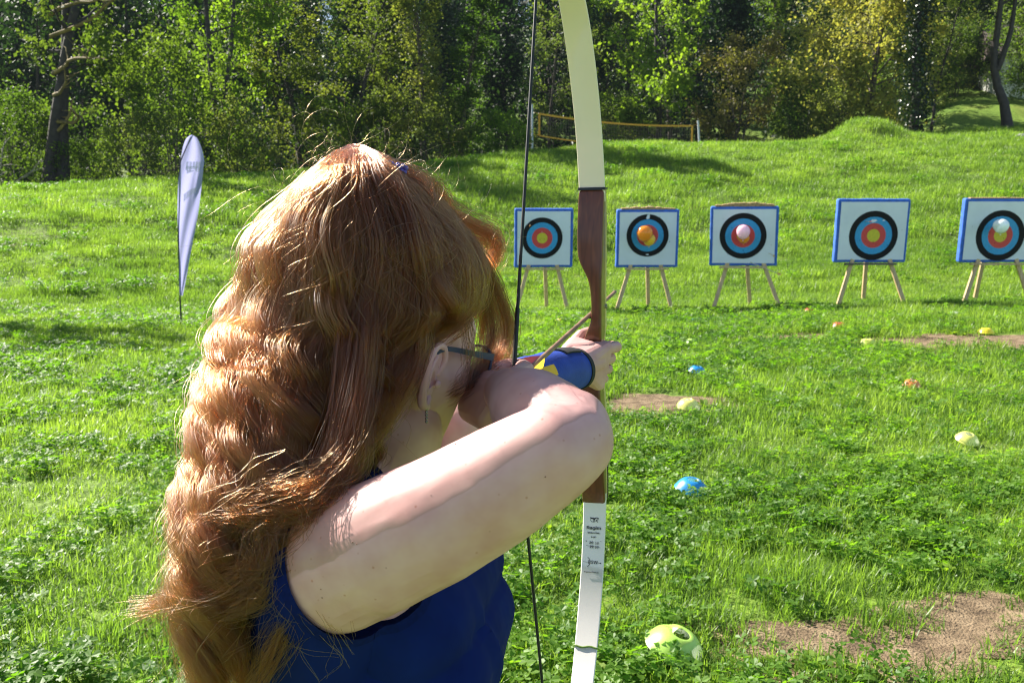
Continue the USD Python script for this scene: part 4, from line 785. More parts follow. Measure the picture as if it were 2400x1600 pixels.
# head frame
HC = P(910, 797, .965); FZ = math.radians(37)
HF = np.array([math.sin(FZ), math.cos(FZ), -0.27]); HF = unit(HF); HR = unit(np.cross(HF, UPZ)); HU = np.cross(HR, HF)
HR, HU = HR*math.cos(.06) - HU*math.sin(.06), HU*math.cos(.06) + HR*math.sin(.06)
def H(r, f, u): return HC + HR*r + HF*f + HU*u
def hs(r, f, u, rad): return sph(H(r, f, u), rad)
def ell(c, R3, n=40):
    T = np.stack([HR*R3[0], HF*R3[1], HU*R3[2]], 1); return m3.Manifold.sphere(1.0, n).transform(np.c_[T, H(*c)])
hull = m3.Manifold.batch_hull
head = ell((0, -.008, .022), (.074, .094, .092))
head += hull([hs(0, .062, .03, .03), hs(-.03, .055, .025, .03), hs(.03, .055, .025, .03), hs(.042, .05, -.03, .026), hs(-.042, .05, -.03, .026), hs(0, .0, 0, .06)])
head += hull([hs(.046, .0, -.07, .016), hs(-.046, .0, -.07, .016), hs(.018, .072, -.098, .015), hs(-.018, .072, -.098, .015), hs(.04, .05, -.035, .025), hs(-.04, .05, -.035, .025), hs(.05, -.005, -.02, .02), hs(-.05, -.005, -.02, .02)])
head += hull([hs(0, .092, .0, .007), hs(0, .112, -.042, .0095), hs(.011, .092, -.048, .008), hs(-.011, .092, -.048, .008), hs(0, .075, -.02, .02)])
head += hull([hs(.016, .080, -.072, .007), hs(-.016, .080, -.072, .007), hs(0, .090, -.070, .007), hs(0, .088, -.079, .0075)])
for s in (-1, 1):
    head += hull([hs(s*.012, .090, .012, .008), hs(s*.045, .072, .012, .010)])            # brows
    head -= hs(s*.033, .100, -.012, .015)
neckj = [(T_(-.03, 0, .005), .058), (T_(.0, .0, .065), .052), (H(-.002, -.012, -.055), .050), (H(0, -.008, .0), .06)]
def arm_right():
    return [(S_R, .060), (P(905, 1272, .775), .0555), (P(1030, 1215, .755), .0520), (P(1170, 1135, .74), .0475), (P(1300, 1055, .73), .0395), (P(1335, 1036, .735), .0350)]
def forearm_right():
    return [(P(1335, 1036, .735), .0350), (P(1292, 1000, .775), .0410), (P(1250, 962, .83), .0385), (P(1212, 932, .90), .030), (P(1190, 918, .955), .0250)]
def arm_left():
    return [(S_L, .052), (P(1070, 995, 1.20), .043), (P(1135, 945, 1.30), .036), (P(1215, 908, 1.37), .036), (P(1290, 884, 1.44), .031), (P(1345, 864, 1.515), .0255)]
parts = [ball_hull(CHEST), ball_hull(BUST), ball_hull(WAIST), ball_hull(HIPS)] + bones(neckj)
parts += [hull([sph(T_(-.025, s*.05, .01), .045), sph(T_(-.015, s*.13, -.012), .045)]) for s in (-1, 1)]
parts += [hull([sph(T_(-.02, -.10, -.03), .06), sph(S_R, .060)]), hull([sph(T_(-.02, .10, -.03), .055), sph(S_L, .052)])]
parts += bones(arm_right()) + bones(forearm_right()) + bones(arm_left())
for s in (-1, 1):
    parts += bones([(T_(-.01, s*.085, -.58), .092), (T_(.0, s*.10, -.78), .075), (T_(.01, s*.11, -.95), .056)] ) + bones([(T_(.01, s*.11, -.95), .056), (T_(-.0, s*.12, -1.07), .055), (T_(.0, s*.125, -1.19), .040)])
parts += [hull([sph(P(1394, 1020, .738), .0125), sph(P(1345, 1032, .735), .032), sph(P(1340, 1000, .76), .032)]), hull([sph(P(1000, 1262, .752), .040), sph(P(1130, 1185, .738), .036), sph(P(900, 1310, .77), .045)])]
body = m3.Manifold.batch_boolean(parts, m3.OpType.Add)
body_t = smoothed(body, 0.009, 14)
body_t.vertices += body_t.vertex_normals*(0.0024*(meshkit.fbm(body_t.vertices*16, 3, 5)-.5))[:, None]
head_t = smoothed(head, 0.005, 8)
# hands -----------------------------------------------------------------
def finger(pts, r): return bones([(p, q) for p, q in zip(pts, r)], 14)
def W(l, a, u): return B(l, a, u)
wl = P(1345, 864, 1.515)
hl = [hull([sph(wl, .0245, 16), sph(P(1362, 852, 1.535), .024, 16), sph(W(-.022, -.050, .000), .017, 16), sph(W(.012, -.042, -.012), .016, 16)])]
hl += [hull([sph(W(-.030, -.048, .004), .0165, 16), sph(W(.024, -.026, .010), .0125, 16), sph(W(.012, -.030, -.052), .0115, 16), sph(W(-.014, -.042, -.030), .016, 16), sph(P(1362, 852, 1.535), .022, 16)])]
hl += [hull([sph(W(-.034, -.050, .006), .016, 16), sph(W(-.030, -.022, .016), .0125, 16), sph(W(.0, -.040, .010), .014, 16)])]
hl += finger([W(-.030, -.024, .015), W(-.0225, .004, .026), W(-.014, .030, .028), W(.004, .042, .024)], [.0125, .0105, .0092, .0078])
for k, (u, l0, dl, sc) in enumerate(((.009, .026, .008, 1.0), (-.011, .020, .004, 1.0), (-.030, .016, .003, .95), (-.047, .011, .001, .85))):
    hl += finger([W(l0, -.026, u), W(l0+dl+.004, .010, u-.003), W(l0+dl-.006, .036, u-.006), W(-.004, .044, u-.007), W(-.020, .026, u-.007)][:5], [.0108*sc, .0100*sc, .0092*sc, .0085*sc, .0078*sc])
hand_l = smoothed(m3.Manifold.batch_boolean(hl, m3.OpType.Add), 0.0028, 6)
wr = P(1190, 918, .955); D_ = A
def N(l, a, u): return NOCK + L*l + A*a + U*u
hr_ = [hull([sph(wr, .022, 16), sph(P(1102, 908, 1.03), .013, 16), sph(P(1106, 958, 1.0), .0155, 16), sph(P(1150, 905, 1.0), .018, 16), sph(P(1150, 975, .965), .018, 16)])]
hr_ += [hull([sph(wr, .0240, 16), sph(wr*.5+N(.012, -.055, -.012)*.5, .0235, 16)])]
hr_ += [hull([sph(wr*.45+N(.012, -.05, -.012)*.55, .0225, 16), sph(N(.012, -.042, .016), .0125, 16), sph(N(.012, -.046, -.044), .0115, 16), sph(N(-.008, -.062, -.022), .0145, 16)])]
for u, sc, ln in ((.018, 1.0, 0), (-.012, 1.02, .004), (-.031, .96, .001)):
    hr_ += finger([N(.012, -.044, u), N(.0155, -.006+ln, u), N(.007, .013+ln, u), N(-.012, .012+ln, u), N(-.026, -.002, u-.001)], [.0108*sc, .0098*sc, .0090*sc, .0083*sc, .0075*sc])
hr_ += finger([N(.008, -.046, -.046), N(.002, -.020, -.056), N(-.014, -.014, -.056), N(-.022, -.030, -.052)], [.0095, .0085, .0078, .007])
hr_ += finger([N(-.006, -.072, -.012), N(-.026, -.048, -.022), N(-.030, -.022, -.034), N(-.022, -.006, -.046)], [.0135, .0115, .0098, .0082])
hand_r = smoothed(m3.Manifold.batch_boolean(hr_, m3.OpType.Add), 0.0028, 6)
# ear -------------------------------------------------------------------
def ear(side):
    E = lambda q: H(side*(.0705 + q[2]), -.010 + q[0], -.030 + q[1])       # q: forwards, up, outwards
    rim = spline([[.010, .006, .006], [.0135, .020, .008], [.006, .0315, .011], [-.008, .0325, .0155], [-.0195, .022, .0195], [-.0205, .004, .0185], [-.0145, -.014, .0135], [-.006, -.026, .009], [.002, -.0275, .0065]], 26)
    rr = np.interp(np.linspace(0, 1, 26), [0, .1, .6, .85, 1], [.0028, .0036, .0036, .0048, .0050])
    ms = bones([(E(p), r) for p, r in zip(rim, rr)], 12)
    inner = [[.004, .012, .002], [-.010, .016, .0085], [-.012, .0, .0085], [-.006, -.012, .004], [.006, -.016, .003], [.008, .0, .001]]
    ms += [hull([sph(E(p), .0032, 10) for p in inner] + [sph(E(q-[0, 0, .004]), .0026, 10) for q in rim[3:22]])]
    anti = spline([[-.004, .022, .0125], [-.0125, .012, .0165], [-.0125, -.002, .0155], [-.006, -.013, .0105]], 10); ms += bones([(E(p), .0026) for p in anti], 10)
    ms += [sph(E([.0095, -.004, .008]), .0044, 12), hull([sph(E([-.001, -.026, .007]), .0058, 12), sph(E([.004, -.020, .004]), .005, 12)]), hull([sph(E([0, 0, -.004]), .014, 14), sph(E([-.002, .01, -.002]), .012, 14)])]
    m = m3.Manifold.batch_boolean(ms, m3.OpType.Add)
    m -= hull([sph(E([.0005, .0035, .0125]), .0052, 14), sph(E([-.004, -.006, .0135]), .0062, 14), sph(E([.004, -.003, .006]), .0035, 12)])
    return smoothed(m, 0.0016, 4), E
ear_r, ER = ear(1); ear_l, EL = ear(-1)
whole = man(body_t)
for t in (head_t, hand_l, hand_r, ear_r, ear_l): whole = whole + man(t)
mat_skin = M('skin', {'g': ('geometry', {}), 'n': ('noise_texture', {'scale': 28, 'detail': 4}), 'n2': ('noise_texture', {'scale': 420, 'detail': 2}), 'v': ('voronoi_texture', {'scale': 75, 'randomness': 1.0}),
    'r': ('rgb_ramp', {'ramp': [(0.28, (0.50, 0.255, 0.235)), (0.5, (0.56, 0.315, 0.29)), (0.72, (0.61, 0.365, 0.335))]}), 'fr': ('rgb_ramp', {'ramp': [(0.04, (0.72, 0.55, 0.46)), (0.11, (1, 1, 1))]}), 'm': ('mix_color', {'blend_type': 'multiply', 'fac': 0.85}),
    'b': ('bump', {'strength': 0.10, 'distance': 0.0006}), 'p': ('principled_bsdf', {'roughness': 0.48, 'specular_ior_level': 0.42, 'subsurface_weight': 0.0, 'subsurface_scale': 0.004, 'subsurface_radius': (1.0, 0.35, 0.2)})},
    [('g.position', 'n.vector'), ('g.position', 'n2.vector'), ('g.position', 'v.vector'), ('n.fac', 'r.fac'), ('v.distance', 'fr.fac'), ('r.color', 'm.a'), ('fr.color', 'm.b'), ('m.result', 'p.base_color'), ('n2.fac', 'b.height')], 'p.BSDF')
person = thing('person', 'red-haired woman in a blue sleeveless top drawing a bow, seen from behind', 'person', (0, 0, 0))
obj('body', to_tm(whole), mat_skin, person, smooth=50)
mat_mole = plain('mole', (0.24, 0.11, 0.08), 0.6); rc_ = trimesh.ray.ray_triangle.RayMeshIntersector(to_tm(whole))
for x_, y_, r_ in ((1068, 1041, .0011), (1278, 1117, .0010), (826, 1270, .0012), (836, 1274, .0008), (752, 1380, .0009), (755, 1400, .0010), (1148, 1245, .0006), (905, 1330, .0007), (1010, 1160, .0006)):
    h_ = rc_.intersects_location([[0, 0, CAMZ]], [ray(x_, y_)], multiple_hits=False)[0]
    if len(h_): obj('mole', to_tm(sph(h_[0], r_*.6, 10)), mat_mole, person, smooth=True)
mat_eye = plain('eye_white', (0.75, 0.74, 0.72), 0.15, 0.03)
for s in (-1, 1): obj('eye', to_tm(hs(s*.032, .0785, -.012, .0115)), mat_eye, person, smooth=True)
# clothes ---------------------------------------------------------------
mat_top = M('blue_jersey', {'g': ('geometry', {}), 'n': ('noise_texture', {'scale': 18, 'detail': 4}), 'w': ('noise_texture', {'scale': 900, 'detail': 1}),
    'r': ('rgb_ramp', {'ramp': [(.3, (.0018, .009, .085)), (.7, (.0026, .013, .115))]}), 'b': ('bump', {'strength': .25, 'distance': .0008}), 'n3': ('noise_texture', {'scale': 22, 'detail': 2}), 'b2': ('bump', {'strength': .35, 'distance': .008}),
    'p': ('principled_bsdf', {'roughness': .85, 'specular_ior_level': .12})},
    [('g.position', 'n.vector'), ('g.position', 'w.vector'), ('g.position', 'n3.vector'), ('n.fac', 'r.fac'), ('r.color', 'p.base_color'), ('w.fac', 'b.height'), ('n3.fac', 'b2.height'), ('b2.normal', 'b.normal'), ('b.normal', 'p.normal')], 'p.BSDF')
def grown(pts, d): return m3.Manifold.batch_hull([sph(T_(*p[:3]), p[3]+d) for p in pts])
shirt = m3.Manifold.batch_boolean([grown(CHEST, .006), grown(BUST, .009), grown(WAIST, .016), grown(HIPS, .012)] + [hull([sph(T_(-.025, s*.06, .008), .0475), sph(T_(-.015, s*.115, -.012), .0505)]) for s in (-1, 1)] + [hull([sph(S_R - unit(P(905, 1272, .775)-S_R)*.02, .0645), sph(T_(-.02, -.10, -.035), .065), sph(T_(-.03, -.13, -.05), .062), sph(T_(-.05, -.11, -.12), .07)])], m3.OpType.Add)
shirt_t = smoothed(shirt, .009, 12)
vv = shirt_t.vertices; zrel = vv[:, 2]-MID[2]; srel = (vv-MID) @ SH; nrel = (vv-MID) @ NF
fold = 0.003*np.sin(srel*38+zrel*16+2*meshkit.noise(vv*7, 4))*sstep(-.12, -.3, zrel) + 0.006*(meshkit.fbm(vv*11, 3, 2)-.5)*sstep(-.05, -.15, zrel)
fold += 0.007*np.exp(-((srel+.035+0.25*(zrel+.17))/.010)**2)*sstep(.03, .08, nrel)*sstep(-.06, -.12, zrel)*sstep(-.45, -.3, zrel)
shirt_t.vertices = vv + trimesh.Trimesh(vv, shirt_t.faces, process=False).vertex_normals*fold[:, None]
ax = unit(P(905, 1272, .775)-S_R)
hole = hull([sph(S_R + ax*.046 - UPZ*.006, .0760, 48), sph(S_R + ax*.25 + UPZ*.01, .10, 40), sph(S_R + ax*.06 + UPZ*.08, .065, 40)])
holeL = hull([sph(S_L + SH*.012, .056, 30), sph(P(1070, 995, 1.20)+UPZ*.01, .07, 30)])
neckcut = hull([sph(T_(.02, 0, .04), .066, 36), sph(T_(.05, 0, .15), .085, 36), sph(T_(.10, 0, .0), .05, 36)])
cutz = m3.Manifold.cube((2, 2, 1), True).translate((MID[0], MID[1], MID[2]-.56-.5))
shirt_m = man(shirt_t) - hole - holeL - neckcut - cutz
obj('tank_top', to_tm(shirt_m), mat_top, person, smooth=35)
inf_ = trimesh.Trimesh(shirt_t.vertices + shirt_t.vertex_normals*.0011, shirt_t.faces, process=False)
hole2 = hull([sph(S_R + ax*.046 - UPZ*.006, .0840, 48), sph(S_R + ax*.25 + UPZ*.01, .108, 40), sph(S_R + ax*.06 + UPZ*.08, .073, 40)])
neck2 = hull([sph(T_(.02, 0, .04), .074, 36), sph(T_(.05, 0, .15), .093, 36), sph(T_(.10, 0, .0), .058, 36)])
mat_bind = plain('blue_binding', (.0016, .0075, .07), .85, .2, 300, specular_ior_level=.12)
obj('armhole_binding', to_tm((man(inf_) ^ hole2) - hole), mat_bind, person, smooth=35); obj('neck_binding', to_tm((man(inf_) ^ neck2) - neckcut - hole), mat_bind, person, smooth=35)
mat_jeans = plain('dark_trousers', (0.02, 0.025, 0.045), 0.8, 0.3, 40); mat_shoe = plain('shoe', (0.05, 0.05, 0.055), 0.6)
tr_ = [grown(HIPS[2:], .006)]
for s in (-1, 1): tr_ += bones([(T_(-.01, s*.085, -.58), .10), (T_(.0, s*.10, -.78), .084), (T_(.01, s*.11, -.95), .066), (T_(0, s*.12, -1.07), .066), (T_(0, s*.125, -1.20), .056)])
obj('trousers', smoothed(m3.Manifold.batch_boolean(tr_, m3.OpType.Add), .016, 10), mat_jeans, person, smooth=60)
gz = float(height(MID[0], MID[1]))
for s in (-1, 1):
    a = T_(0, s*.125, 0); a[2] = gz+.05; obj('shoe', smoothed(hull([sph(a-NF*.03, .042), sph(a+NF*.09+[0, 0, -.008], .04), sph(a+NF*.15+[0, 0, -.018], .03), sph(a+[0, 0, .05], .042)]) - m3.Manifold.cube((1, 1, .2), True).translate((a[0], a[1], gz-.1+.012)), .01, 4), mat_shoe, person, smooth=60)
# worn things -----------------------------------------------------------
mat_guard = plain('arm_guard_blue', (0.006, 0.04, 0.30), 0.6, 0.15, 60, 0.3, 300); mat_gblack = plain('arm_guard_black', (0.012, 0.012, 0.013), 0.75)
ag = thing('arm_guard', 'blue arm guard with black edging strapped on the outstretched forearm', 'arm guard', (0, 0, 0))
js = arm_left(); ax_pts = spline([P(1120, 950, 1.285), P(1215, 903, 1.37), P(1290, 878, 1.44), P(1352, 864, 1.515)], 40); gr = np.linspace(.0425, .0335, 40)
gt = unit(ax_pts[-1]-ax_pts[0]); gu = unit(np.cross(gt, [0, 0, 1.0])); gw = np.cross(gu, gt)      # gu: right, gw: up
def shell(i0, i1, a0, a1, dr, th, na=40, wob=0.0):
    an = np.radians(np.linspace(a0, a1, na)); ii = np.linspace(i0, i1, 24)
    def ringp(i, r): c = np.array([np.interp(i, range(40), ax_pts[:, k]) for k in range(3)]); R = np.interp(i, range(40), gr)+r; return c + R*(np.cos(an)[:, None]*gu + np.sin(an)[:, None]*gw)
    outer = np.array([ringp(i, dr + wob*np.sin(i*.8)) for i in ii]); inn = np.array([ringp(i, dr-th) for i in ii]); V = np.vstack([outer.reshape(-1, 3), inn.reshape(-1, 3)]); k = 24*na; F = []
    for i in range(23):
        for j in range(na-1):
            a = i*na+j; F += [[a, a+1, a+na+1], [a, a+na+1, a+na], [k+a, k+a+na+1, k+a+1], [k+a, k+a+na, k+a+na+1]]
    for i in range(23):
        for j in (0, na-1): a, b = i*na+j, (i+1)*na+j; F += [[a, b, k+b], [a, k+b, k+a]]
    for i in (0, 23):
        for j in range(na-1): a = i*na+j; F += [[a, a+1, k+a+1], [a, k+a+1, k+a]]
    t = trimesh.Trimesh(V, np.array(F), process=False); return t
obj('sleeve', shell(0, 38.5, -75, 130, .0, .004, wob=.0007), mat_guard, ag, smooth=40)
obj('edging', cat([shell(37.6, 39.4, -78, 133, .0012, .006), shell(2, 38.5, 128, 138, .001, .006, 8), shell(8, 38.5, -86, -72, .001, .006, 8)]), mat_gblack, ag, smooth=40)
for i in (12, 31): obj('strap', shell(i, i+4.5, 120, 300, -.001, .003), mat_gblack, ag, smooth=40)
obj('strap_tab', shell(30, 37.2, 62, 118, .0035, .0045, 14, .0006), mat_gblack, ag, smooth=40)
obj('strap_tab', shell(22, 30, -70, -38, .0025, .004, 14, .0006), mat_gblack, ag, smooth=40)
obj('yellow_patch', shell(17, 21.5, 14, 40, .0012, .003, 12), plain('guard_yellow', (.75, .45, .02), .6), ag, smooth=40)
mat_frame = plain('glasses_grey_blue', (0.025, 0.03, 0.065), 0.5, 0.1)
mat_lens = M('lens', {'f': ('fresnel', {'IOR': 1.5}), 't': ('transparent_bsdf', {'color': (.96, .97, .97)}), 'g': ('glossy_bsdf', {'roughness': 0.02}), 'x': ('mix_closure', {})}, [('f.fac', 'x.fac'), ('t.BSDF', 'x.closure1'), ('g.BSDF', 'x.closure2')], 'x.closure')
gl = thing('eyeglasses', 'grey-blue rimmed eyeglasses on the archer\'s face, temple arm above the ear', 'glasses', (0, 0, 0))
def flatbar(pts, w, t):
    pts = spline(pts, 20); V, F = [], []; w = np.broadcast_to(w, (20,))
    for p, ww in zip(pts, w): V += [p+HU*ww/2-HR*t/2, p+HU*ww/2+HR*t/2, p-HU*ww/2+HR*t/2, p-HU*ww/2-HR*t/2]
    for i in range(19):
        for j in range(4): a, b = i*4+j, i*4+(j+1) % 4; F += [[a, b, b+4], [a, b+4, a+4]]
    F += [[0, 1, 2], [0, 2, 3], [76, 78, 77], [76, 79, 78]]; return trimesh.Trimesh(np.array(V), np.array(F), process=False)
for s in (-1, 1): obj('temple_arm', flatbar([H(s*.083, -.018, -.006), H(s*.0825, 0, .002), H(s*.078, .045, .004), H(s*.072, .088, .006)], np.linspace(.004, .0075, 20), .0022), mat_frame, gl, smooth=40)
for s in (-1, 1):
    q = [H(s*(.036+.029*math.cos(t)*(1 if abs(math.cos(t)) < .9 else .98)), .108-.012*abs(math.cos(t))*(1 if math.cos(t) > 0 else .2), -.002+.019*math.sin(t)) for t in np.linspace(0, 2*math.pi, 30)]
    obj('rim', tube(q, .0016, 6), mat_frame, gl, smooth=True); c = np.mean(q, 0); V = np.vstack([q[:-1], c]); obj('lens', (V, np.array([[i, (i+1) % 29, 29] for i in range(29)])), mat_lens, gl)
obj('bridge', tube([H(-.008, .110, -.006), H(0, .114, -.003), H(.008, .110, -.006)], .0018, 6), mat_frame, gl, smooth=True)
er = thing('earring', 'small dangling silver earring on the right ear lobe', 'earring', (0, 0, 0)); e0 = ER([.000, -.030, .010])
obj('chain', cat([to_tm(sph(e0 - UPZ*.0032*i, .0016, 8)) for i in range(5)]), plain_steel, er, smooth=True)
# ------------------------------------------------------------------ hair: locks laid over a closed volume that hangs from the crown down the back
hg = np.random.default_rng(21)
LV = np.array([[338, 830, 838, .945, .003], [350, 800, 868, .945, .03], [372, 775, 915, .945, .055], [410, 742, 952, .95, .085], [450, 705, 995, .955, .10], [500, 665, 1040, .96, .108], [560, 630, 1085, .96, .115], [640, 604, 1112, .96, .118], [720, 584, 1108, .955, .115],
    [790, 568, 1020, .945, .110], [850, 550, 915, .92, .098], [920, 532, 890, .90, .086], [1000, 515, 870, .88, .076], [1080, 505, 840, .865, .068], [1150, 492, 800, .85, .060], [1220, 482, 715, .84, .052], [1290, 474, 640, .835, .046], [1360, 470, 600, .83, .042],
    [1430, 478, 580, .83, .038], [1500, 488, 562, .83, .035], [1600, 495, 548, .83, .032], [1680, 500, 545, .83, .030], [1760, 505, 540, .83, .026]], float)
LC = np.array([P((a[1]+a[2])/2, a[0], a[3]) for a in LV]); LA = (LV[:, 2]-LV[:, 1])/2/FPX*LV[:, 3]; LB = LV[:, 4]
seg = np.r_[0, np.cumsum(np.linalg.norm(np.diff(LC, axis=0), axis=1) + 0.5*np.abs(np.diff(LA)))]      # metres along the fall
def level(s): return np.stack([np.interp(s, seg, LC[:, k]) for k in range(3)], -1), np.interp(s, seg, LA), np.interp(s, seg, LB)
def s_of(py): return np.interp(py, LV[:, 0], seg)
def surf(s, phi, rho):
    c, a, b = level(s); return c + np.stack([a*rho*np.cos(phi), -b*rho*np.sin(phi), 0*phi+0*s], -1)
strands, widths, tones = [], [], []; TONE = 0
def add(p, w0=.00042, w1=.00018):
    strands.append(p); tones.append(TONE); n = len(p); k = np.linspace(0, 1, n); widths.append(w0*(1-k)**.5*0.75 + w1 + 0*k)
KP = 22; tt = np.linspace(0, 1, KP)
def smooth_noise(n, k, g):
    """n smooth random walks of k samples, zero at the root"""
    c = g.normal(size=(n, 6)); c[:, 0] = 0; x = np.linspace(0, 5, k); i = np.clip(x.astype(int), 0, 4); f = x-i; f = f*f*(3-2*f)
    return c[:, i]*(1-f)+c[:, i+1]*f
def lock(phi0, rho0, s0, s1, n, wave, wl, ph, spread=.010, drift=0.0, frizz=.0035):
    """one lock: strands that share a path and a curl, gathered towards the tip"""
    s = s0 + (s1-s0)*tt; sub = 0.35 + 0.65*sstep(0, .18, tt)
    py = np.interp(s, seg, LV[:, 0]); w0 = hg.uniform(400, 820); amp = wave*(.13*sstep(380, 460, py) + .87*sstep(w0, w0+hg.uniform(300, 620), py))*(1-.25*sstep(.8, 1, tt))
    ang = 2*np.pi*s/wl + ph; om = hg.normal(0, 1, (n, 2)); fl = hg.uniform(size=n) < .07
    gather = 1 - .45*tt**1.5; nz = [smooth_noise(n, KP, hg) for _ in range(3)]
    phi = phi0 + drift*tt
    c, a, b = level(s); tan = np.stack([-np.sin(phi)*np.ones(KP), -np.cos(phi)*np.ones(KP), 0*tt], -1); rad = np.stack([np.cos(phi)*np.ones(KP), -np.sin(phi)*np.ones(KP), 0*tt], -1)
    base = surf(s, phi*np.ones(KP), rho0*np.ones(KP)) + tan*(amp*np.cos(ang))[:, None] + rad*(amp*.8*np.sin(ang) )[:, None]
    base[:, 2] += amp*.35*np.sin(ang+.9)
    for i in range(n):
        e = 1 - hg.uniform(0, .16)*(hg.uniform() < .6); k = frizz*(1+3.0*fl[i])*(0.25+tt)
        off = (tan*om[i, 0]*spread + rad*om[i, 1]*spread*.6)*(gather*sub)[:, None] + np.stack([nz[0][i]*k, nz[1][i]*k, nz[2][i]*k*.8], -1)
        p = base + off; p = p if e > .99 else np.stack([np.interp(tt*e, tt, p[:, j]) for j in range(3)], -1); add(p)
for i in range(130):                                        # under-layer that fills the volume, shade between locks put into its brown
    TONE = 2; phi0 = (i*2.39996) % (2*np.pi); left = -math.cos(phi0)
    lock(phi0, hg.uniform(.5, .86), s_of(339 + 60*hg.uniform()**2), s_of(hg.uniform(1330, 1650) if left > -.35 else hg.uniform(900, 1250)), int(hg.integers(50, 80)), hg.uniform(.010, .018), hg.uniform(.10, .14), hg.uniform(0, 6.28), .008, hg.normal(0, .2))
for i in range(88):                                         # separate wavy locks on the outside
    TONE = 1 if i % 4 == 1 else 0
    phi0 = (i*2.39996+.7) % (2*np.pi); left = -math.cos(phi0); end = hg.uniform(1180, 1700) if left > -.35 else hg.uniform(900, 1280)
    s0 = s_of(339 + 70*hg.uniform()**2) if hg.uniform() < .75 else s_of(hg.uniform(390, 540))
    lock(phi0, hg.uniform(.90, 1.05), s0, s_of(end), int(hg.integers(125, 175)), hg.uniform(.018, .032), hg.uniform(.085, .15), 3.0*math.sin(2*phi0+1.0) + 2.0*math.sin(5*phi0+.4) + hg.normal(0, 1.5), hg.uniform(.0055, .0085), hg.normal(0, .22), .0022)
TONE = 0
# thick locks on the visible side that end in curls, stepped down the back
for (p0, py1, wv) in ((math.pi*.92, 1010, .022), (math.pi*.80, 1170, .024), (math.pi*1.0, 1240, .026), (math.pi*.72, 1330, .024), (math.pi*.95, 1400, .03), (math.pi*.55, 1230, .026), (math.pi*.6, 1470, .028), (math.pi*.45, 1180, .022), (math.pi*.85, 1540, .026), (math.pi*.5, 1560, .026), (math.pi*.35, 1130, .02), (math.pi*.7, 1620, .024), (math.pi*1.05, 1330, .028), (math.pi*.3, 1060, .018), (math.pi*.9, 1300, .028), (math.pi*.65, 1090, .022)):
    TONE = 1 if wv > .023 else 0
    for q in range(2): lock(p0+hg.normal(0, .12), hg.uniform(.96, 1.08), s_of(hg.uniform(360, 520)), s_of(py1), 80, wv, hg.uniform(.10, .13), hg.uniform(0, 6.28), .0085, hg.normal(0, .3), .0025)
TONE = 0
def guided(pts, n, spread, frizz=.002, w0=.0004, gather=.5, start=.4):
    g = spline([P(*q) for q in pts], KP); nz = [smooth_noise(n, KP, hg) for _ in range(3)]; o = hg.normal(size=(n, 3))*spread
    for i in range(n): k = frizz*(.3+tt); add(g + o[i]*((start+(1-start)*np.sin(np.pi*np.clip(tt, 0, 1)*.8))*(1-gather*tt))[:, None] + np.stack([nz[j][i]*k for j in range(3)], -1), w0)
TONE = 2  # fringe uses the tone that has shade painted into its brown
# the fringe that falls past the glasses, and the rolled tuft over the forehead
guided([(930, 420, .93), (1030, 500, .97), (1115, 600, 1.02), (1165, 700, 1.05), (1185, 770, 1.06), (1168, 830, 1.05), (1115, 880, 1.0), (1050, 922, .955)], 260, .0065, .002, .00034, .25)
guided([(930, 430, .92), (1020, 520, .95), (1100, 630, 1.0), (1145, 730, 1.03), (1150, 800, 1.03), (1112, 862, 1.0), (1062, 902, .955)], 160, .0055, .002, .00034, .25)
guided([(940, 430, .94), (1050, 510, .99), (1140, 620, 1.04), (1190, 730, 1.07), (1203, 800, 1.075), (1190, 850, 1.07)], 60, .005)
TONE = 0
guided([(950, 430, .93), (1040, 540, .96), (1105, 650, 1.01), (1130, 740, 1.03), (1128, 800, 1.04)], 110, .007)
guided([(930, 440, .90), (1000, 540, .90), (1060, 660, .93), (1080, 730, .96), (1050, 765, .945), (1005, 795, .92), (950, 815, .885)], 220, .010)
guided([(930, 440, .89), (985, 560, .875), (1020, 680, .89), (1020, 760, .90), (960, 805, .885), (905, 870, .865), (868, 960, .85)], 240, .010)
guided([(930, 440, .88), (965, 560, .86), (985, 690, .87), (945, 775, .875), (895, 865, .865), (862, 965, .85), (845, 1060, .83)], 240, .010)
guided([(1000, 470, .99), (1060, 510, 1.02), (1110, 535, 1.045), (1150, 553, 1.06), (1162, 575, 1.06), (1155, 605, 1.055), (1135, 625, 1.05)], 300, .0075, .0015, .00036, .1, .7)
guided([(960, 420, .95), (1000, 440, .98), (1030, 470, 1.0), (1040, 510, 1.0), (1020, 540, .99)], 260, .007, .002, .00036, .2, .7)
guided([(900, 395, .93), (950, 410, .93), (985, 445, .93), (990, 490, .92), (965, 540, .9), (935, 600, .88)], 300, .009, .003)
TONE = 0
guided([(940, 600, .87), (972, 720, .872), (984, 805, .872), (966, 880, .866), (920, 965, .855), (870, 1040, .84)], 130, .005, .002, .00038, .3)
guided([(985, 640, .89), (1008, 750, .895), (990, 800, .882), (955, 850, .868), (915, 920, .86)], 110, .004, .002, .00038, .3)
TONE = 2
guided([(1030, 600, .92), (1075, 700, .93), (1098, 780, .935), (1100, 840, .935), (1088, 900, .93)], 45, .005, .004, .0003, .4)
TONE = 0
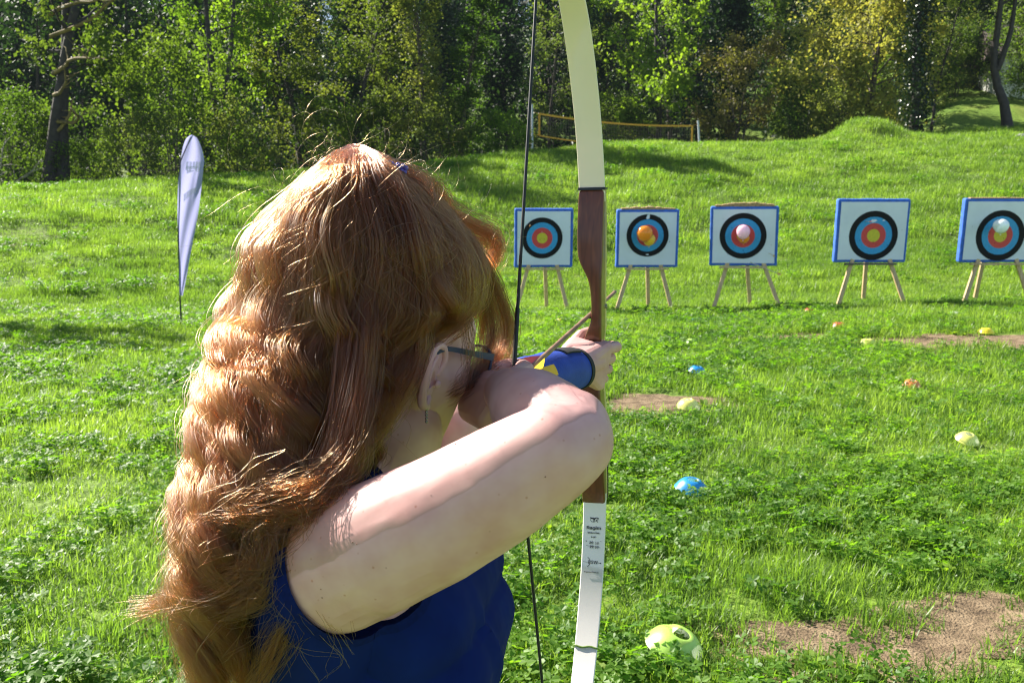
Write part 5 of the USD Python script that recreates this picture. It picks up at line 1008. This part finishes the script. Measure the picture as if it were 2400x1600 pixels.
# long locks that bend across the near shoulder
for g0 in ([(900, 560, .86), (880, 760, .845), (850, 960, .80), (820, 1090, .775), (740, 1150, .765), (640, 1165, .765), (560, 1200, .78)], [(860, 620, .85), (840, 860, .81), (800, 1080, .775), (750, 1180, .765), (660, 1215, .765), (560, 1200, .775), (500, 1240, .79)],
           [(820, 700, .84), (790, 950, .80), (760, 1120, .775), (730, 1230, .765), (650, 1300, .77), (540, 1330, .775), (450, 1380, .79), (385, 1410, .80)], [(740, 800, .83), (690, 1020, .80), (650, 1200, .78), (600, 1330, .77), (500, 1385, .775), (420, 1395, .79)],
           [(700, 800, .83), (660, 1000, .80), (640, 1180, .78), (660, 1330, .775), (690, 1430, .775), (640, 1520, .775), (600, 1600, .78)], [(720, 900, .82), (680, 1100, .79), (650, 1250, .775), (610, 1380, .77), (540, 1450, .775), (470, 1440, .79)],
           [(600, 900, .82), (540, 1080, .80), (500, 1220, .79), (460, 1330, .80), (390, 1400, .81), (330, 1440, .82)], [(580, 1000, .82), (520, 1200, .79), (480, 1330, .79), (500, 1450, .785), (560, 1540, .785), (580, 1640, .79)]):
    for q in range(2): guided([(a+hg.normal(0, 9), b+hg.normal(0, 12), d) for a, b, d in g0], 85, .007, .0035, .0004, .3)
# fine loose hairs
TONE = 1
for i in range(520):
    phi0 = hg.uniform(0, 2*np.pi); py = hg.choice([hg.uniform(346, 520), hg.uniform(520, 1000), hg.uniform(1000, 1500)], p=[.45, .30, .25]); s = s_of(py)
    p0 = surf(np.array(s), np.array(phi0), np.array(hg.uniform(.93, 1.0))); out = unit(np.array([math.cos(phi0), -math.sin(phi0), .6 if py < 480 else -.1])); tg = unit(surf(np.array(s+.01), np.array(phi0), np.array(1.0))-p0+1e-9)
    Ln = hg.uniform(.04, .13); K = 16; dr = unit(tg*hg.uniform(.2, 1)+out*hg.uniform(.2, .9)+hg.normal(0, .35, 3)); axs = unit(hg.normal(size=3)); cu = hg.uniform(1.5, 7.0)*hg.choice([-1, 1])/K; q = [p0]
    for _ in range(K-1): dr = dr*math.cos(cu)+np.cross(axs, dr)*math.sin(cu)+axs*np.dot(axs, dr)*(1-math.cos(cu)); dr = unit(dr+[0, 0, -.035]); q.append(q[-1]+dr*Ln/K)
    add(np.array(q), .00009, .00009)
for i in range(850):                                        # single hairs lying across the locks
    phi0 = hg.uniform(.1, np.pi*1.1); sA = s_of(hg.choice([hg.uniform(345, 620), hg.uniform(500, 1350)])); sB = sA + hg.uniform(.05, .14); k = np.linspace(0, 1, 14); ss = sA+(sB-sA)*k
    dphi = hg.normal(0, .45); q = surf(ss, phi0+dphi*k+.12*np.sin(k*hg.uniform(3, 9)+hg.uniform(0, 6)), hg.uniform(1.0, 1.12)+.05*np.sin(k*hg.uniform(2, 6))); add(q, .00022, .00016)
for i in range(90):                                         # stray hairs hanging in front of the shirt
    x, y, d = hg.uniform(560, 800), hg.uniform(1050, 1300), .765; g0 = [(x, y, d)]
    for q in range(4): g0.append((g0[-1][0]+hg.normal(-5, 45), g0[-1][1]+hg.uniform(30, 90), d+hg.normal(0, .006)))
    guided(g0, 2, .002, .003, .00022)
tones = np.array(tones)
for t_, nm_, col_ in ((0, 'copper', (0.070, 0.0195, 0.0052)), (1, 'golden', (0.105, 0.036, 0.0100)), (2, 'painted_shade_brown', (0.032, 0.010, 0.0036))):  # sunlit gold and the shade in the gaps are painted as strand colours
    ix = np.nonzero(tones == t_)[0]
    bc = UsdGeom.BasisCurves.Define(stage, path_for('hair', person)); bc.CreateTypeAttr('cubic'); bc.CreateBasisAttr('catmullRom'); bc.CreateWrapAttr('pinned')
    bc.CreateCurveVertexCountsAttr(Vt.IntArray.FromNumpy(np.array([len(strands[i]) for i in ix], np.int32))); bc.CreatePointsAttr(Vt.Vec3fArray.FromNumpy(np.vstack([strands[i] for i in ix]).astype(np.float32)))
    bc.CreateWidthsAttr(Vt.FloatArray.FromNumpy(np.concatenate([widths[i] for i in ix]).astype(np.float32))); bc.SetWidthsInterpolation('vertex')
    UsdShade.MaterialBindingAPI.Apply(bc.GetPrim()).Bind(M('hair_' + nm_, {'b': ('principled_hair_bsdf', {'model': 'Chiang', 'parametrization': 'Direct coloring', 'color': col_, 'roughness': 0.28, 'radial_roughness': 0.36, 'random_roughness': 0.3})}, [], 'b.BSDF'))
    tag(bc.GetPrim(), {0: 'copper red wavy hair', 1: 'strands of hair with sunlit gold put into their colour', 2: 'hair with the shade between locks put into its brown'}[t_])
# purple beaded clip
clip = thing('hair_clip', 'purple beaded clip holding the hair at the crown', 'hair clip', (0, 0, 0)); mat_clip = plain('purple_beads', (.09, .07, .30), .25, .3, 300)
bd = [P(x, y, .925) for x, y in ((916, 393), (923, 397), (930, 402), (936, 398), (942, 404), (948, 401), (955, 406), (938, 410), (946, 412), (952, 415), (930, 408))]
for b_ in bd: obj('bead', to_tm(sph(b_ + [0, -.012, .004], .0026, 12)), mat_clip, clip, smooth=True)
obj('bar', tube([bd[0]+[0, 0, -.003], bd[4]+[0, 0, -.004], bd[9]+[0, 0, -.003]], .0016, 6), mat_clip, clip, smooth=True)
print('hair', len(strands), sum(map(len, strands)))
